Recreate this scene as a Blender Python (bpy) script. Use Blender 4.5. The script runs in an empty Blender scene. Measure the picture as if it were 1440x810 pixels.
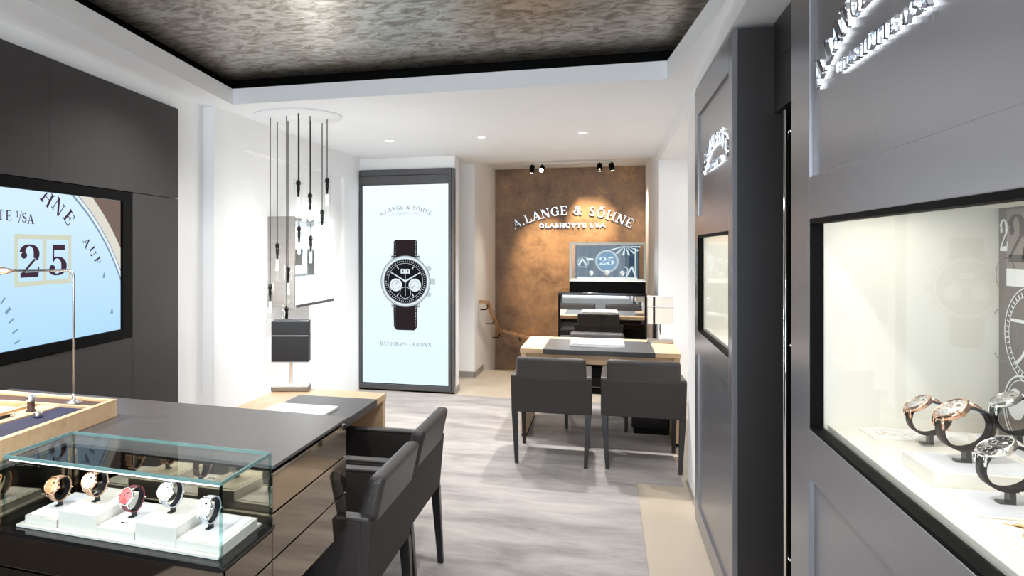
import bpy, bmesh, math, random
from math import sin, cos, pi, radians as R
from mathutils import Vector, Matrix
random.seed(7)
S = bpy.context.scene
C = S.collection

# ------------------------------------------------------------ camera, world, exposure
H = 1.56
cam = bpy.data.objects.new('camera', bpy.data.cameras.new('camera'))
C.objects.link(cam)
YAW = math.atan(270 / 1000)
cam.location = (0, 0, H)
cam.rotation_euler = (pi / 2, 0, YAW)
cam.data.sensor_width = 36
cam.data.lens = 36 * 1000 / 1440
cam.data.shift_x = (720 - 580) / 1440
cam.data.shift_y = -55 / 1440
cam.data.clip_start = .05
S.camera = cam
S.view_settings.view_transform = 'Standard'
S.view_settings.look = 'None'
S.view_settings.gamma = 1
S.view_settings.use_curve_mapping = False
S.view_settings.exposure = .16
w = bpy.data.worlds.new('world'); S.world = w; w.use_nodes = True
w.node_tree.nodes['Background'].inputs[0].default_value = (.86, .93, 1, 1)
w.node_tree.nodes['Background'].inputs[1].default_value = 1.3

def lamp(name, kind, loc, energy, color=(1, 1, 1), target=None, **kw):
    l = bpy.data.lights.new(name, kind); l.energy = energy; l.color = color
    for k, v in kw.items(): setattr(l, k, v)
    o = bpy.data.objects.new(name, l); C.objects.link(o); o.location = loc
    if target is not None:
        o.rotation_euler = (Vector(target) - Vector(loc)).to_track_quat('-Z', 'Y').to_euler()
    return o
# daylight entering through the shop window behind the viewer
lamp('shop_window_daylight', 'AREA', (-1.0, -2.3, 1.5), 150, (.84, .92, 1), (-1.0, 5, 1.4), shape='RECTANGLE', size=3.0, size_y=2.2)
# recessed ceiling downlights: the visible row; then unseen fill spots added nearer the viewer
for dx, dy, e in ((-.18, 6.3, 60), (-1.06, 6.3, 48), (-1.92, 6.3, 26)):
    lamp('downlight_beam', 'SPOT', (dx, dy, 2.53), e*2.9, (1, .97, .94), (dx, dy, 0), spot_size=R(125), spot_blend=.7, shadow_soft_size=.04)
for dx, dy in ((-1.9, 3.4), (-.3, 3.4), (-1.7, 1.2), (-.2, 1.0)):
    lamp('fill_spot', 'SPOT', (dx, dy, 2.72), 88, (1, .98, .97), (dx, dy, 0), spot_size=R(130), spot_blend=.8, shadow_soft_size=.06)

lamp('side_room_fill', 'AREA', (1.25, 6.4, 2.44), 9, (1, .96, .92), (1.25, 6.4, 0), shape='RECTANGLE', size=.8, size_y=2)  # unseen fill lamp added to brighten the dark side opening

# ------------------------------------------------------------ materials
def mat(name, col=(.8, .8, .8), rough=.5, metal=0, spec=.5, emis=None, es=0, coat=0):
    m = bpy.data.materials.new(name); m.use_nodes = True
    b = m.node_tree.nodes['Principled BSDF']
    b.inputs['Base Color'].default_value = (*col, 1)
    b.inputs['Roughness'].default_value = rough
    b.inputs['Metallic'].default_value = metal
    b.inputs['Specular IOR Level'].default_value = spec
    b.inputs['Coat Weight'].default_value = coat
    if emis:
        b.inputs['Emission Color'].default_value = (*emis, 1)
        b.inputs['Emission Strength'].default_value = es
    return m
def noisy(name, cols, scale=(5, 5, 5), rough=.5, metal=0, detail=5, dist=0, bump=0, bscale=60, stops=None, spec=.5, coat=0):
    m = mat(name, cols[0], rough, metal, spec, coat=coat)
    nt = m.node_tree; N = nt.nodes; L = nt.links
    b = N['Principled BSDF']
    tc = N.new('ShaderNodeTexCoord'); mp = N.new('ShaderNodeMapping'); mp.inputs['Scale'].default_value = scale
    nz = N.new('ShaderNodeTexNoise'); nz.inputs['Scale'].default_value = 1; nz.inputs['Detail'].default_value = detail; nz.inputs['Distortion'].default_value = dist
    cr = N.new('ShaderNodeValToRGB')
    L.new(tc.outputs['Object'], mp.inputs['Vector']); L.new(mp.outputs[0], nz.inputs['Vector']); L.new(nz.outputs['Fac'], cr.inputs[0])
    stops = stops or [.3 + .4 * i / (len(cols) - 1) for i in range(len(cols))]
    el = cr.color_ramp.elements
    while len(el) < len(cols): el.new(.5)
    for e, c, s in zip(el, cols, stops): e.position = s; e.color = (*c, 1)
    L.new(cr.outputs[0], b.inputs['Base Color'])
    if bump:
        n2 = N.new('ShaderNodeTexNoise'); n2.inputs['Scale'].default_value = bscale; n2.inputs['Detail'].default_value = 3
        L.new(tc.outputs['Object'], n2.inputs['Vector'])
        bp = N.new('ShaderNodeBump'); bp.inputs['Strength'].default_value = bump; bp.inputs['Distance'].default_value = .004
        L.new(n2.outputs['Fac'], bp.inputs['Height']); L.new(bp.outputs[0], b.inputs['Normal'])
    return m
def glass(name, tint=(.985, .995, .99), refl=.005):
    m = bpy.data.materials.new(name); m.use_nodes = True
    nt = m.node_tree; N = nt.nodes; L = nt.links; N.clear()
    o = N.new('ShaderNodeOutputMaterial'); mx = N.new('ShaderNodeMixShader')
    t = N.new('ShaderNodeBsdfTransparent'); t.inputs[0].default_value = (*tint, 1)
    g = N.new('ShaderNodeBsdfGlossy'); g.inputs['Roughness'].default_value = .01
    f = N.new('ShaderNodeLayerWeight'); f.inputs[0].default_value = .5
    p = N.new('ShaderNodeMath'); p.operation = 'POWER'; p.inputs[1].default_value = 4.5
    a = N.new('ShaderNodeMath'); a.operation = 'MULTIPLY_ADD'; a.inputs[1].default_value = .3; a.inputs[2].default_value = refl
    L.new(f.outputs['Facing'], p.inputs[0]); L.new(p.outputs[0], a.inputs[0])
    L.new(a.outputs[0], mx.inputs[0]); L.new(t.outputs[0], mx.inputs[1]); L.new(g.outputs[0], mx.inputs[2]); L.new(mx.outputs[0], o.inputs[0])
    return m
def emit(name, col, s=1.0):
    m = bpy.data.materials.new(name); m.use_nodes = True
    nt = m.node_tree; N = nt.nodes; N.clear()
    o = N.new('ShaderNodeOutputMaterial'); e = N.new('ShaderNodeEmission')
    e.inputs[0].default_value = (*col, 1); e.inputs[1].default_value = s
    nt.links.new(e.outputs[0], o.inputs[0]); return m
M = dict(
    wall=noisy('white_plaster', [(.85, .86, .87), (.89, .9, .91)], (2, 2, 2), .6),
    ceil=mat('ceiling_paint', (.89, .905, .925), .6),
    cream=mat('cream_paint', (.8, .78, .72), .45),
    base=mat('baseboard_grey', (.28, .26, .24), .4),
    panel=noisy('anthracite_fabric_panel', [(.040, .037, .037), (.052, .048, .048)], (90, 90, 160), .6, bump=.15, bscale=400, spec=.3),
    black=mat('black_matt', (.004, .004, .004), .6, spec=.05),
    blackgloss=mat('black_lacquer', (.008, .007, .007), .1, spec=.3),
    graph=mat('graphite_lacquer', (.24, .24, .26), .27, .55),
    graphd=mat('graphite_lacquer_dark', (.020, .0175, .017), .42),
    frame=noisy('anthracite_metal_frame', [(.085, .085, .09), (.1, .1, .105)], (50, 50, 50), .38, metal=.3),
    chrome=mat('chrome', (.85, .85, .86), .08, 1),
    steel=mat('brushed_steel', (.6, .6, .6), .3, 1),
    copper=mat('copper_tint', (.75, .5, .38), .3, .9),
    silver=mat('mirror_silver', (.8, .84, .9), .12, 1),
    bronze=mat('bronze_mirror_glass', (.30, .245, .19), .04, 1),
    bronze2=mat('bronze_mirror_glass_brightened', (.50, .41, .31), .03, 1),  # same bronze lightened: a brighter reflection put into the colour
    mirror=mat('smoked_mirror', (.62, .62, .6), .02, 1),
    leather=noisy('dark_leather', [(.032, .028, .027), (.046, .041, .04)], (60, 60, 60), .38, bump=.25, bscale=300),
    fabric=noisy('charcoal_upholstery', [(.024, .019, .018), (.034, .027, .0255)], (200, 200, 200), .7, bump=.3, bscale=600),
    topm=noisy('dark_counter_top', [(.075, .068, .068), (.095, .087, .086)], (25, 25, 25), .42),
    inlay=noisy('dark_leather_inlay', [(.05, .048, .05), (.065, .062, .065)], (40, 40, 40), .45),
    legs=mat('black_lacquered_leg', (.012, .010, .010), .3),
    oak=noisy('light_oak', [(.60, .40, .22), (.72, .50, .30), (.64, .44, .25)], (4, 26, 26), .45, detail=4),
    oakx=noisy('light_oak_cross_grain', [(.60, .40, .22), (.72, .50, .30), (.64, .44, .25)], (26, 4, 26), .45, detail=4),
    rail=noisy('oak_handrail', [(.42, .24, .12), (.52, .31, .16)], (20, 5, 20), .4),
    blockwhite=mat('cream_white_block', (.66, .64, .60), .45),
    white=mat('white_lacquer', (.88, .88, .86), .35),
    ivory=mat('ivory_board', (.86, .83, .76), .4),
    shadewhite=mat('warm_white_shade', (.80, .77, .71), .5),
    paper=mat('white_paper', (.9, .9, .89), .5),
    pad=mat('pale_blue_grey_pad', (.72, .74, .8), .45),
    velvet=noisy('blue_velvet', [(.004, .006, .04), (.008, .012, .065)], (60, 60, 60), .8),
    brownlea=mat('brown_leather_lining', (.07, .035, .025), .5),
    gold=mat('rose_gold', (.85, .52, .36), .15, 1),
    wgold=mat('white_gold', (.85, .85, .85), .12, 1),
    strapbr=mat('dark_brown_strap', (.035, .022, .018), .5, spec=.15),
    springdark=mat('dark_watch_spring', (.012, .010, .010), .6, spec=.08),
    strapbk=mat('black_strap', (.008, .008, .012), .45, spec=.15),
    straptan=mat('tan_strap', (.42, .25, .15), .5),
    strapred=mat('burgundy_strap', (.17, .02, .03), .5),
    strapwh=mat('pale_grey_strap', (.42, .44, .48), .5),
    dialw=mat('silver_dial', (.62, .60, .57), .35),
    dialb=mat('black_dial', (.015, .012, .012), .25),
    dialg=mat('rose_dial', (.72, .42, .22), .3),
    dialr=mat('red_dial', (.62, .12, .12), .3),
    stand=mat('smoky_black_stand', (.02, .02, .022), .25),
    glass=glass('clear_glass'),
    gedge=mat('green_glass_edge', (.14, .26, .25), .1, .0, emis=None),
    case=glass('case_glass', (.965, .985, .98), .012),
    lampglow=emit('downlight_glow', (1, .97, .92), 30),
    tubeglow=emit('pendant_glow', (1, .97, .93), 9),
    strip=emit('led_strip', (1, .97, .9), 3),
    signglow=emit('backlit_letter_glow', (.93, .97, 1), 2.2),
    screen=None,
)
# marbled brown ceiling with sheen
def marble():
    m = mat('marbled_bronze_plaster', (.2, .17, .14), .3, .8)
    nt = m.node_tree; N = nt.nodes; L = nt.links; b = N['Principled BSDF']
    tc = N.new('ShaderNodeTexCoord')
    mp = N.new('ShaderNodeMapping'); mp.inputs['Scale'].default_value = (4.5, 7.5, 4); mp.inputs['Rotation'].default_value = (0, 0, .5)
    n = N.new('ShaderNodeTexNoise'); n.inputs['Scale'].default_value = 1.6; n.inputs['Detail'].default_value = 7; n.inputs['Distortion'].default_value = 1.4; n.inputs['Roughness'].default_value = .72
    cr = N.new('ShaderNodeValToRGB'); e = cr.color_ramp.elements
    e[0].position = .38; e[0].color = (.19, .15, .115, 1); e[1].position = .62; e[1].color = (.56, .53, .49, 1)
    k = e.new(.46); k.color = (.28, .24, .195, 1); k = e.new(.5); k.color = (.40, .37, .325, 1)
    L.new(tc.outputs['Object'], mp.inputs[0]); L.new(mp.outputs[0], n.inputs['Vector']); L.new(n.outputs['Fac'], cr.inputs[0]); L.new(cr.outputs[0], b.inputs['Base Color'])
    r = N.new('ShaderNodeMapRange'); r.inputs[1].default_value = .4; r.inputs[2].default_value = .6; r.inputs[3].default_value = .36; r.inputs[4].default_value = .30
    L.new(n.outputs['Fac'], r.inputs[0]); L.new(r.outputs[0], b.inputs['Roughness'])
    bp = N.new('ShaderNodeBump'); bp.inputs['Strength'].default_value = .12; bp.inputs['Distance'].default_value = .003
    L.new(n.outputs['Fac'], bp.inputs['Height']); L.new(bp.outputs[0], b.inputs['Normal'])
    return m
M['marble'] = marble()
def copperwall():
    m = mat('oxidised_copper_wall', (.3, .18, .1), .5, .1)
    nt = m.node_tree; N = nt.nodes; L = nt.links; b = N['Principled BSDF']
    tc = N.new('ShaderNodeTexCoord')
    n = N.new('ShaderNodeTexNoise'); n.inputs['Scale'].default_value = 2.2; n.inputs['Detail'].default_value = 15; n.inputs['Roughness'].default_value = .84; n.inputs['Distortion'].default_value = .15
    cr = N.new('ShaderNodeValToRGB'); e = cr.color_ramp.elements
    e[0].position = .36; e[0].color = (.10, .055, .035, 1); e[1].position = .66; e[1].color = (.52, .28, .10, 1)
    k = e.new(.45); k.color = (.20, .125, .08, 1); k = e.new(.56); k.color = (.29, .18, .11, 1)
    L.new(tc.outputs['Object'], n.inputs['Vector']); L.new(n.outputs['Fac'], cr.inputs[0]); L.new(cr.outputs[0], b.inputs['Base Color'])
    bp = N.new('ShaderNodeBump'); bp.inputs['Strength'].default_value = .4; bp.inputs['Distance'].default_value = .006
    L.new(n.outputs['Fac'], bp.inputs['Height']); L.new(bp.outputs[0], b.inputs['Normal'])
    return m
M['copperwall'] = copperwall()
def carpetmat():
    m = mat('mottled_grey_carpet', (.4, .38, .37), .85)
    nt = m.node_tree; N = nt.nodes; L = nt.links; b = N['Principled BSDF']
    tc = N.new('ShaderNodeTexCoord'); mp = N.new('ShaderNodeMapping'); mp.inputs['Scale'].default_value = (.9, 3.2, 1)
    n = N.new('ShaderNodeTexNoise'); n.inputs['Scale'].default_value = 1.5; n.inputs['Detail'].default_value = 9; n.inputs['Roughness'].default_value = .66; n.inputs['Distortion'].default_value = .5
    cr = N.new('ShaderNodeValToRGB'); e = cr.color_ramp.elements
    e[0].position = .34; e[0].color = (.225, .208, .203, 1); e[1].position = .66; e[1].color = (.43, .40, .38, 1)
    k = e.new(.5); k.color = (.33, .308, .297, 1)
    L.new(tc.outputs['Object'], mp.inputs[0]); L.new(mp.outputs[0], n.inputs['Vector']); L.new(n.outputs['Fac'], cr.inputs[0]); L.new(cr.outputs[0], b.inputs['Base Color'])
    n2 = N.new('ShaderNodeTexNoise'); n2.inputs['Scale'].default_value = 350
    bp = N.new('ShaderNodeBump'); bp.inputs['Strength'].default_value = .3; bp.inputs['Distance'].default_value = .003
    L.new(tc.outputs['Object'], n2.inputs['Vector']); L.new(n2.outputs['Fac'], bp.inputs['Height']); L.new(bp.outputs[0], b.inputs['Normal'])
    return m
M['carpet'] = carpetmat()
M['stone'] = noisy('beige_limestone', [(.42, .35, .27), (.50, .43, .34), (.46, .39, .30)], (1.3, 1.8, 1), .4, detail=8)
def screenmat(name, c0, c1, axis, a, bb, s=1.0):
    m = bpy.data.materials.new(name); m.use_nodes = True
    nt = m.node_tree; N = nt.nodes; L = nt.links; N.clear()
    o = N.new('ShaderNodeOutputMaterial'); e = N.new('ShaderNodeEmission'); e.inputs[1].default_value = s
    tc = N.new('ShaderNodeTexCoord'); sp = N.new('ShaderNodeSeparateXYZ'); mr = N.new('ShaderNodeMapRange')
    mr.inputs[1].default_value = a; mr.inputs[2].default_value = bb
    cr = N.new('ShaderNodeValToRGB'); cr.color_ramp.elements[0].color = (*c0, 1); cr.color_ramp.elements[1].color = (*c1, 1)
    L.new(tc.outputs['Object'], sp.inputs[0]); L.new(sp.outputs[axis], mr.inputs[0]); L.new(mr.outputs[0], cr.inputs[0]); L.new(cr.outputs[0], e.inputs[0]); L.new(e.outputs[0], o.inputs[0])
    return m
# picture shown on the television: pale blue dial; on the poster screen: white-blue
M['tvscreen'] = screenmat('television_picture', (.42, .68, .97), (.62, .80, .96), 'Z', 1.1, 1.7, 1.0)
M['poster'] = screenmat('poster_picture', (.70, .86, .92), (.80, .92, .97), 'Z', .1, 2.2, 1.05)
M['ink'] = mat('screen_ink_dark', (.03, .02, .03), .9, spec=0)
M['inkgrey'] = emit('screen_ink_grey', (.22, .25, .28), 1)
M['pblack'] = emit('picture_black', (.012, .013, .016), 1)
M['pbrown'] = emit('picture_dark_brown', (.025, .018, .02), 1)
M['psilver'] = emit('picture_silver', (.50, .58, .62), 1)
M['plight'] = emit('picture_light_silver', (.75, .84, .88), 1)
M['pdark'] = emit('picture_grey', (.16, .18, .2), 1)
M['pframe'] = emit('picture_gold_frame', (.60, .63, .50), 1)
M['pring'] = emit('picture_grey_blue', (.20, .30, .42), 1)
M['pcream'] = emit('picture_cream', (.68, .66, .58), 1)
M['ptaupe'] = emit('picture_taupe', (.18, .13, .11), 1)
M['ptext'] = emit('picture_plum_text', (.055, .03, .045), 1)
M['navy'] = emit('backdrop_navy', (.035, .06, .10), 1)
M['navyb'] = emit('backdrop_blue', (.09, .22, .38), 1)
M['backwhite'] = emit('backdrop_pale', (.62, .74, .8), 1)
M['backslate'] = emit('backdrop_slate', (.1, .14, .18), 1)
M['gback'] = mat('grey_taupe_graphic_board', (.21, .18, .165), .6)
M['gwhite'] = mat('white_print', (.85, .87, .88), .6)
M['gdark'] = mat('dark_taupe_print', (.11, .09, .085), .6)
M['gmid'] = mat('mid_taupe_print', (.30, .26, .24), .6)

# ------------------------------------------------------------ mesh helpers
ORIG = {}
class MB:
    def __init__(s): s.v = []; s.f = []; s.sm = []
    def add(s, vs, fs, smooth=False):
        n = len(s.v); s.v += [tuple(p) for p in vs]
        for f in fs: s.f.append(tuple(i + n for i in f)); s.sm.append(smooth)
        return s
    def box(s, x0, x1, y0, y1, z0, z1):
        return s.add([(x0, y0, z0), (x1, y0, z0), (x1, y1, z0), (x0, y1, z0), (x0, y0, z1), (x1, y0, z1), (x1, y1, z1), (x0, y1, z1)],
                     [(0, 3, 2, 1), (4, 5, 6, 7), (0, 1, 5, 4), (1, 2, 6, 5), (2, 3, 7, 6), (3, 0, 4, 7)])
    def hexa(s, b, t):
        return s.add(list(b) + list(t), [(0, 3, 2, 1), (4, 5, 6, 7), (0, 1, 5, 4), (1, 2, 6, 5), (2, 3, 7, 6), (3, 0, 4, 7)])
    def prism(s, poly, z0, z1):
        n = len(poly)
        return s.add([(x, y, z0) for x, y in poly] + [(x, y, z1) for x, y in poly],
                     [tuple(range(n))[::-1], tuple(range(n, 2 * n))] + [(i, (i + 1) % n, n + (i + 1) % n, n + i) for i in range(n)])
    def cyl(s, p0, p1, r0, r1=None, n=16, caps=True):
        r1 = r0 if r1 is None else r1
        p0 = Vector(p0); p1 = Vector(p1); d = (p1 - p0).normalized()
        a = d.orthogonal().normalized(); b = d.cross(a)
        vs = []
        for p, r in ((p0, r0), (p1, r1)):
            for i in range(n): vs.append(p + r * (cos(2 * pi * i / n) * a + sin(2 * pi * i / n) * b))
        s.add(vs, [(i, (i + 1) % n, n + (i + 1) % n, n + i) for i in range(n)], True)
        if caps: s.add(vs[:n], [tuple(range(n))[::-1]]); s.add(vs[n:], [tuple(range(n))])
        return s
    def tube(s, pts, r, n=10):
        pts = [Vector(p) for p in pts]; rings = []; a = None
        for i, p in enumerate(pts):
            d = (pts[min(i + 1, len(pts) - 1)] - pts[max(i - 1, 0)]).normalized()
            a = d.orthogonal().normalized() if a is None else (a - a.dot(d) * d).normalized()
            b = d.cross(a); rr = r[i] if isinstance(r, (list, tuple)) else r
            rings.append([p + rr * (cos(2 * pi * k / n) * a + sin(2 * pi * k / n) * b) for k in range(n)])
        vs = [q for g in rings for q in g]; m = len(pts)
        s.add(vs, [(i * n + k, i * n + (k + 1) % n, (i + 1) * n + (k + 1) % n, (i + 1) * n + k) for i in range(m - 1) for k in range(n)], True)
        s.add(rings[0], [tuple(range(n))[::-1]]); s.add(rings[-1], [tuple(range(n))])
        return s
    def lathe(s, prof, c=(0, 0, 0), n=24, axis=None):
        # prof: list of (r, h); axis basis (a,b,d)
        c = Vector(c); a, b, d = axis or (Vector((1, 0, 0)), Vector((0, 1, 0)), Vector((0, 0, 1)))
        vs = []
        for r, h in prof:
            for i in range(n): vs.append(c + r * (cos(2 * pi * i / n) * a + sin(2 * pi * i / n) * b) + h * d)
        m = len(prof)
        s.add(vs, [(j * n + i, j * n + (i + 1) % n, (j + 1) * n + (i + 1) % n, (j + 1) * n + i) for j in range(m - 1) for i in range(n)], True)
        return s
    def quads(s, polys, mapf, t0, t1):
        """2-D polygons mapped to prisms: mapf(u, v, w) -> point"""
        for P in polys:
            n = len(P)
            s.add([mapf(u, v, t0) for u, v in P] + [mapf(u, v, t1) for u, v in P],
                  [tuple(range(n))[::-1], tuple(range(n, 2 * n))] + [(i, (i + 1) % n, n + (i + 1) % n, n + i) for i in range(n)])
        return s
    def build(s, name, m, parent=None, bevel=0, seg=2, local=False, **tags):
        me = bpy.data.meshes.new(name)
        o3 = ORIG.get(parent.name, (0, 0, 0)) if parent is not None and not local else (0, 0, 0)
        me.from_pydata([(x - o3[0], y - o3[1], z - o3[2]) for x, y, z in s.v], [], s.f)
        me.polygons.foreach_set('use_smooth', s.sm)
        bm = bmesh.new(); bm.from_mesh(me); bmesh.ops.remove_doubles(bm, verts=bm.verts, dist=1e-6)
        bmesh.ops.recalc_face_normals(bm, faces=bm.faces); bm.to_mesh(me); bm.free()
        me.materials.append(M[m] if isinstance(m, str) else m)
        o = bpy.data.objects.new(name, me); C.objects.link(o)
        if parent is not None: o.parent = parent; ORIG[o.name] = o3
        if bevel:
            b = o.modifiers.new('bevel', 'BEVEL'); b.width = bevel; b.segments = seg; b.limit_method = 'ANGLE'; b.angle_limit = R(40)
            b.harden_normals = False
        for k, v in tags.items(): o[k] = v
        return o
def thing(name, label, cat, loc=(0, 0, 0), group=None):
    o = bpy.data.objects.new(name, None); C.objects.link(o); o.location = loc; o.empty_display_size = .1
    o['label'] = label; o['category'] = cat
    if group: o['group'] = group
    ORIG[o.name] = loc
    return o
def copy_tree(o, parent=None):
    c = o.copy(); C.objects.link(c)
    if parent is not None: c.parent = parent
    for ch in [x for x in bpy.data.objects if x.parent == o]: copy_tree(ch, c)
    return c
def struct(name, mb, m, bevel=0): return mb.build(name, m, bevel=bevel, kind='structure')
def flat_disc(r, n=48, cx=0, cy=0): return [(cx + r * cos(2 * pi * i / n), cy + r * sin(2 * pi * i / n)) for i in range(n)]
def ring2d(r0, r1, n=48, cx=0, cy=0, a0=0, a1=2 * pi):
    out = []
    for i in range(n):
        a, b = a0 + (a1 - a0) * i / n, a0 + (a1 - a0) * (i + 1) / n
        out.append([(cx + r0 * cos(a), cy + r0 * sin(a)), (cx + r1 * cos(a), cy + r1 * sin(a)), (cx + r1 * cos(b), cy + r1 * sin(b)), (cx + r0 * cos(b), cy + r0 * sin(b))])
    return out
def line2d(x0, y0, x1, y1, t, t1=None):
    t1 = t if t1 is None else t1
    dx, dy = x1 - x0, y1 - y0; l = math.hypot(dx, dy) or 1; nx, ny = -dy / l / 2, dx / l / 2
    return [(x0 + nx * t, y0 + ny * t), (x0 - nx * t, y0 - ny * t), (x1 - nx * t1, y1 - ny * t1), (x1 + nx * t1, y1 + ny * t1)]
# serif lettering, drawn as strokes in a unit-high box
K, k_ = .17, .065
def V(x, t=K, y0=0, y1=1): return [[(x - t / 2, y0), (x + t / 2, y0), (x + t / 2, y1), (x - t / 2, y1)]]
def SF(x, y, l=.34): return [[(x - l / 2, y - (0 if y < .5 else k_)), (x + l / 2, y - (0 if y < .5 else k_)), (x + l / 2, y + (k_ if y < .5 else 0)), (x - l / 2, y + (k_ if y < .5 else 0))]]
def HB(x0, x1, y, t=k_): return [[(x0, y - t / 2), (x1, y - t / 2), (x1, y + t / 2), (x0, y + t / 2)]]
def ARC(cx, cy, rx, ry, a0, a1, n=14, tk=K, tn=k_):
    out = []
    def p(a, s):
        t = tn + (tk - tn) * abs(cos(a)) ** 1.5
        return (cx + (rx + s * t / 2) * cos(a), cy + (ry + s * t / 2) * sin(a))
    for i in range(n):
        a, b = R(a0 + (a1 - a0) * i / n), R(a0 + (a1 - a0) * (i + 1) / n)
        out.append([p(a, -1), p(a, 1), p(b, 1), p(b, -1)])
    return out
def LN(x0, y0, x1, y1, t): return [line2d(x0, y0, x1, y1, t)]
G = {
    'A': (.95, LN(.12, 0, .46, 1, k_) + LN(.44, 1, .82, 0, K) + HB(.24, .66, .33) + SF(.12, 0, .3) + SF(.82, 0, .36)),
    'L': (.8, V(.2) + SF(.2, 1) + HB(.03, .76, .033) + LN(.74, 0, .74, .3, k_)),
    'N': (1.0, V(.16, k_) + V(.86, k_) + LN(.18, .97, .84, .03, K) + SF(.12, 1, .28) + SF(.16, 0, .3) + SF(.86, 1, .3)),
    'G': (.98, ARC(.5, .5, .38, .46, 45, 318) + V(.82, K * .9, .04, .42) + SF(.8, .42, .3) + LN(.78, .98, .78, .7, k_)),
    'E': (.82, V(.2) + HB(.03, .74, .967) + HB(.03, .76, .033) + HB(.2, .55, .5) + LN(.73, 1, .73, .72, k_) + LN(.75, 0, .75, .3, k_) + LN(.55, .38, .55, .62, k_)),
    '&': (1.1, ARC(.42, .74, .18, .21, 0, 360) + ARC(.40, .27, .28, .24, 110, 330) + LN(.30, .62, .86, .02, K) + LN(.62, .12, .88, .5, k_) + HB(.74, 1.02, .5) + HB(.75, 1.02, .033)),
    'S': (.74, ARC(.37, .74, .22, .22, 40, 250) + ARC(.37, .26, .25, .22, 70, -140) + LN(.25, .60, .52, .42, K) + LN(.6, .96, .6, .7, k_) + LN(.12, .04, .12, .32, k_)),
    'O': (1.0, ARC(.5, .5, .38, .46, 0, 360, 24)),
    'H': (1.05, V(.2) + V(.85) + HB(.2, .85, .5) + SF(.2, 0) + SF(.2, 1) + SF(.85, 0) + SF(.85, 1)),
    'U': (1.0, V(.2, K, .3, 1) + V(.82, k_, .3, 1) + ARC(.51, .3, .31, .27, 180, 360) + SF(.2, 1) + SF(.82, 1, .28)),
    'T': (.9, V(.45) + HB(.06, .84, .967) + SF(.45, 0) + LN(.08, 1, .08, .7, k_) + LN(.82, 1, .82, .7, k_)),
    'I': (.45, V(.22) + SF(.22, 0) + SF(.22, 1)),
    'D': (1.0, V(.2) + SF(.15, 0, .3) + SF(.15, 1, .3) + ARC(.38, .5, .46, .467, -90, 90) + HB(.2, .4, .967) + HB(.2, .4, .033)),
    'R': (.98, V(.2) + SF(.2, 0) + SF(.15, 1, .3) + ARC(.42, .74, .27, .23, -90, 90) + HB(.2, .43, .967) + HB(.2, .43, .51) + LN(.48, .5, .82, 0, K) + SF(.84, 0, .26)),
    'P': (.86, V(.2) + SF(.2, 0) + SF(.15, 1, .3) + ARC(.42, .73, .28, .24, -90, 90) + HB(.2, .43, .967) + HB(.2, .43, .49)),
    'W': (1.35, LN(.15, 1, .42, 0, K) + LN(.42, 0, .66, .95, k_) + LN(.62, 1, .9, 0, K) + LN(.9, 0, 1.17, 1, k_) + SF(.15, 1) + SF(.64, 1, .3) + SF(1.17, 1, .28)),
    'F': (.78, V(.2) + SF(.2, 0) + HB(.03, .72, .967) + HB(.2, .52, .5) + LN(.7, 1, .7, .7, k_) + LN(.52, .38, .52, .62, k_)),
    '/': (.45, LN(.02, -.12, .42, 1.05, k_)),
    '1': (.45, V(.24, .14) + SF(.24, 0, .3) + LN(.05, .78, .24, 1, k_)),
    '.': (.3, [[(.05, 0), (.2, 0), (.2, .15), (.05, .15)]]),
    ' ': (.42, []),
    '2': (.72, ARC(.35, .7, .24, .26, 170, -35, 16, .2, .05) + [flat_disc(.1, 14, .17, .66)] + LN(.53, .54, .1, .1, .07) + HB(.05, .62, .075, .15) + LN(.62, 0, .66, .3, .05)),
    '5': (.68, ARC(.3, .31, .25, .27, 120, -165, 18, .2, .05) + [flat_disc(.1, 14, .13, .25)] + V(.17, .05, .45, .95) + HB(.15, .58, .9, .17)),
    '6': (.7, ARC(.36, .32, .22, .28, 0, 360, 20, .17, .05) + ARC(.42, .45, .28, .5, 190, 90, 12, .15, .05) + [flat_disc(.08, 12, .52, .85)]),
}
G['Ö'] = (1.0, G['O'][1] + [flat_disc(.09, 10, .33, 1.16), flat_disc(.09, 10, .67, 1.16)])
G['Ü'] = (1.0, G['U'][1] + [flat_disc(.09, 10, .36, 1.16), flat_disc(.09, 10, .67, 1.16)])
def text2d(s, h, width=None, arc=None, gap=.12, small_after=None):
    """list of (char, polygons) centred on u=0, baseline v=0; arc = sagitta of the baseline"""
    adv = []; x = 0
    for ch in s:
        wd = G[ch][0]; adv.append(x); x += wd + gap
    tot = x - gap; sx = (width / tot) if width else h
    out = []
    Rr = None
    if arc: Rr = ((width / 2) ** 2 + arc ** 2) / (2 * arc)
    for ch, a in zip(s, adv):
        if ch == ' ': continue
        wd, polys = G[ch]; cxm = (a + wd / 2 - tot / 2) * sx; res = []
        for P in polys:
            Q = []
            for u, v in P:
                uu = (u - wd / 2) * sx; vv = v * h
                if Rr:
                    th = cxm / Rr
                    X = Rr * sin(th) + uu * cos(th) + vv * sin(th); Y = Rr * cos(th) - Rr - uu * sin(th) + vv * cos(th)
                    Q.append((X, Y + 0))
                else: Q.append((cxm + uu, vv))
            res.append(Q)
        out.append((ch, res))
    return out
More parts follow.
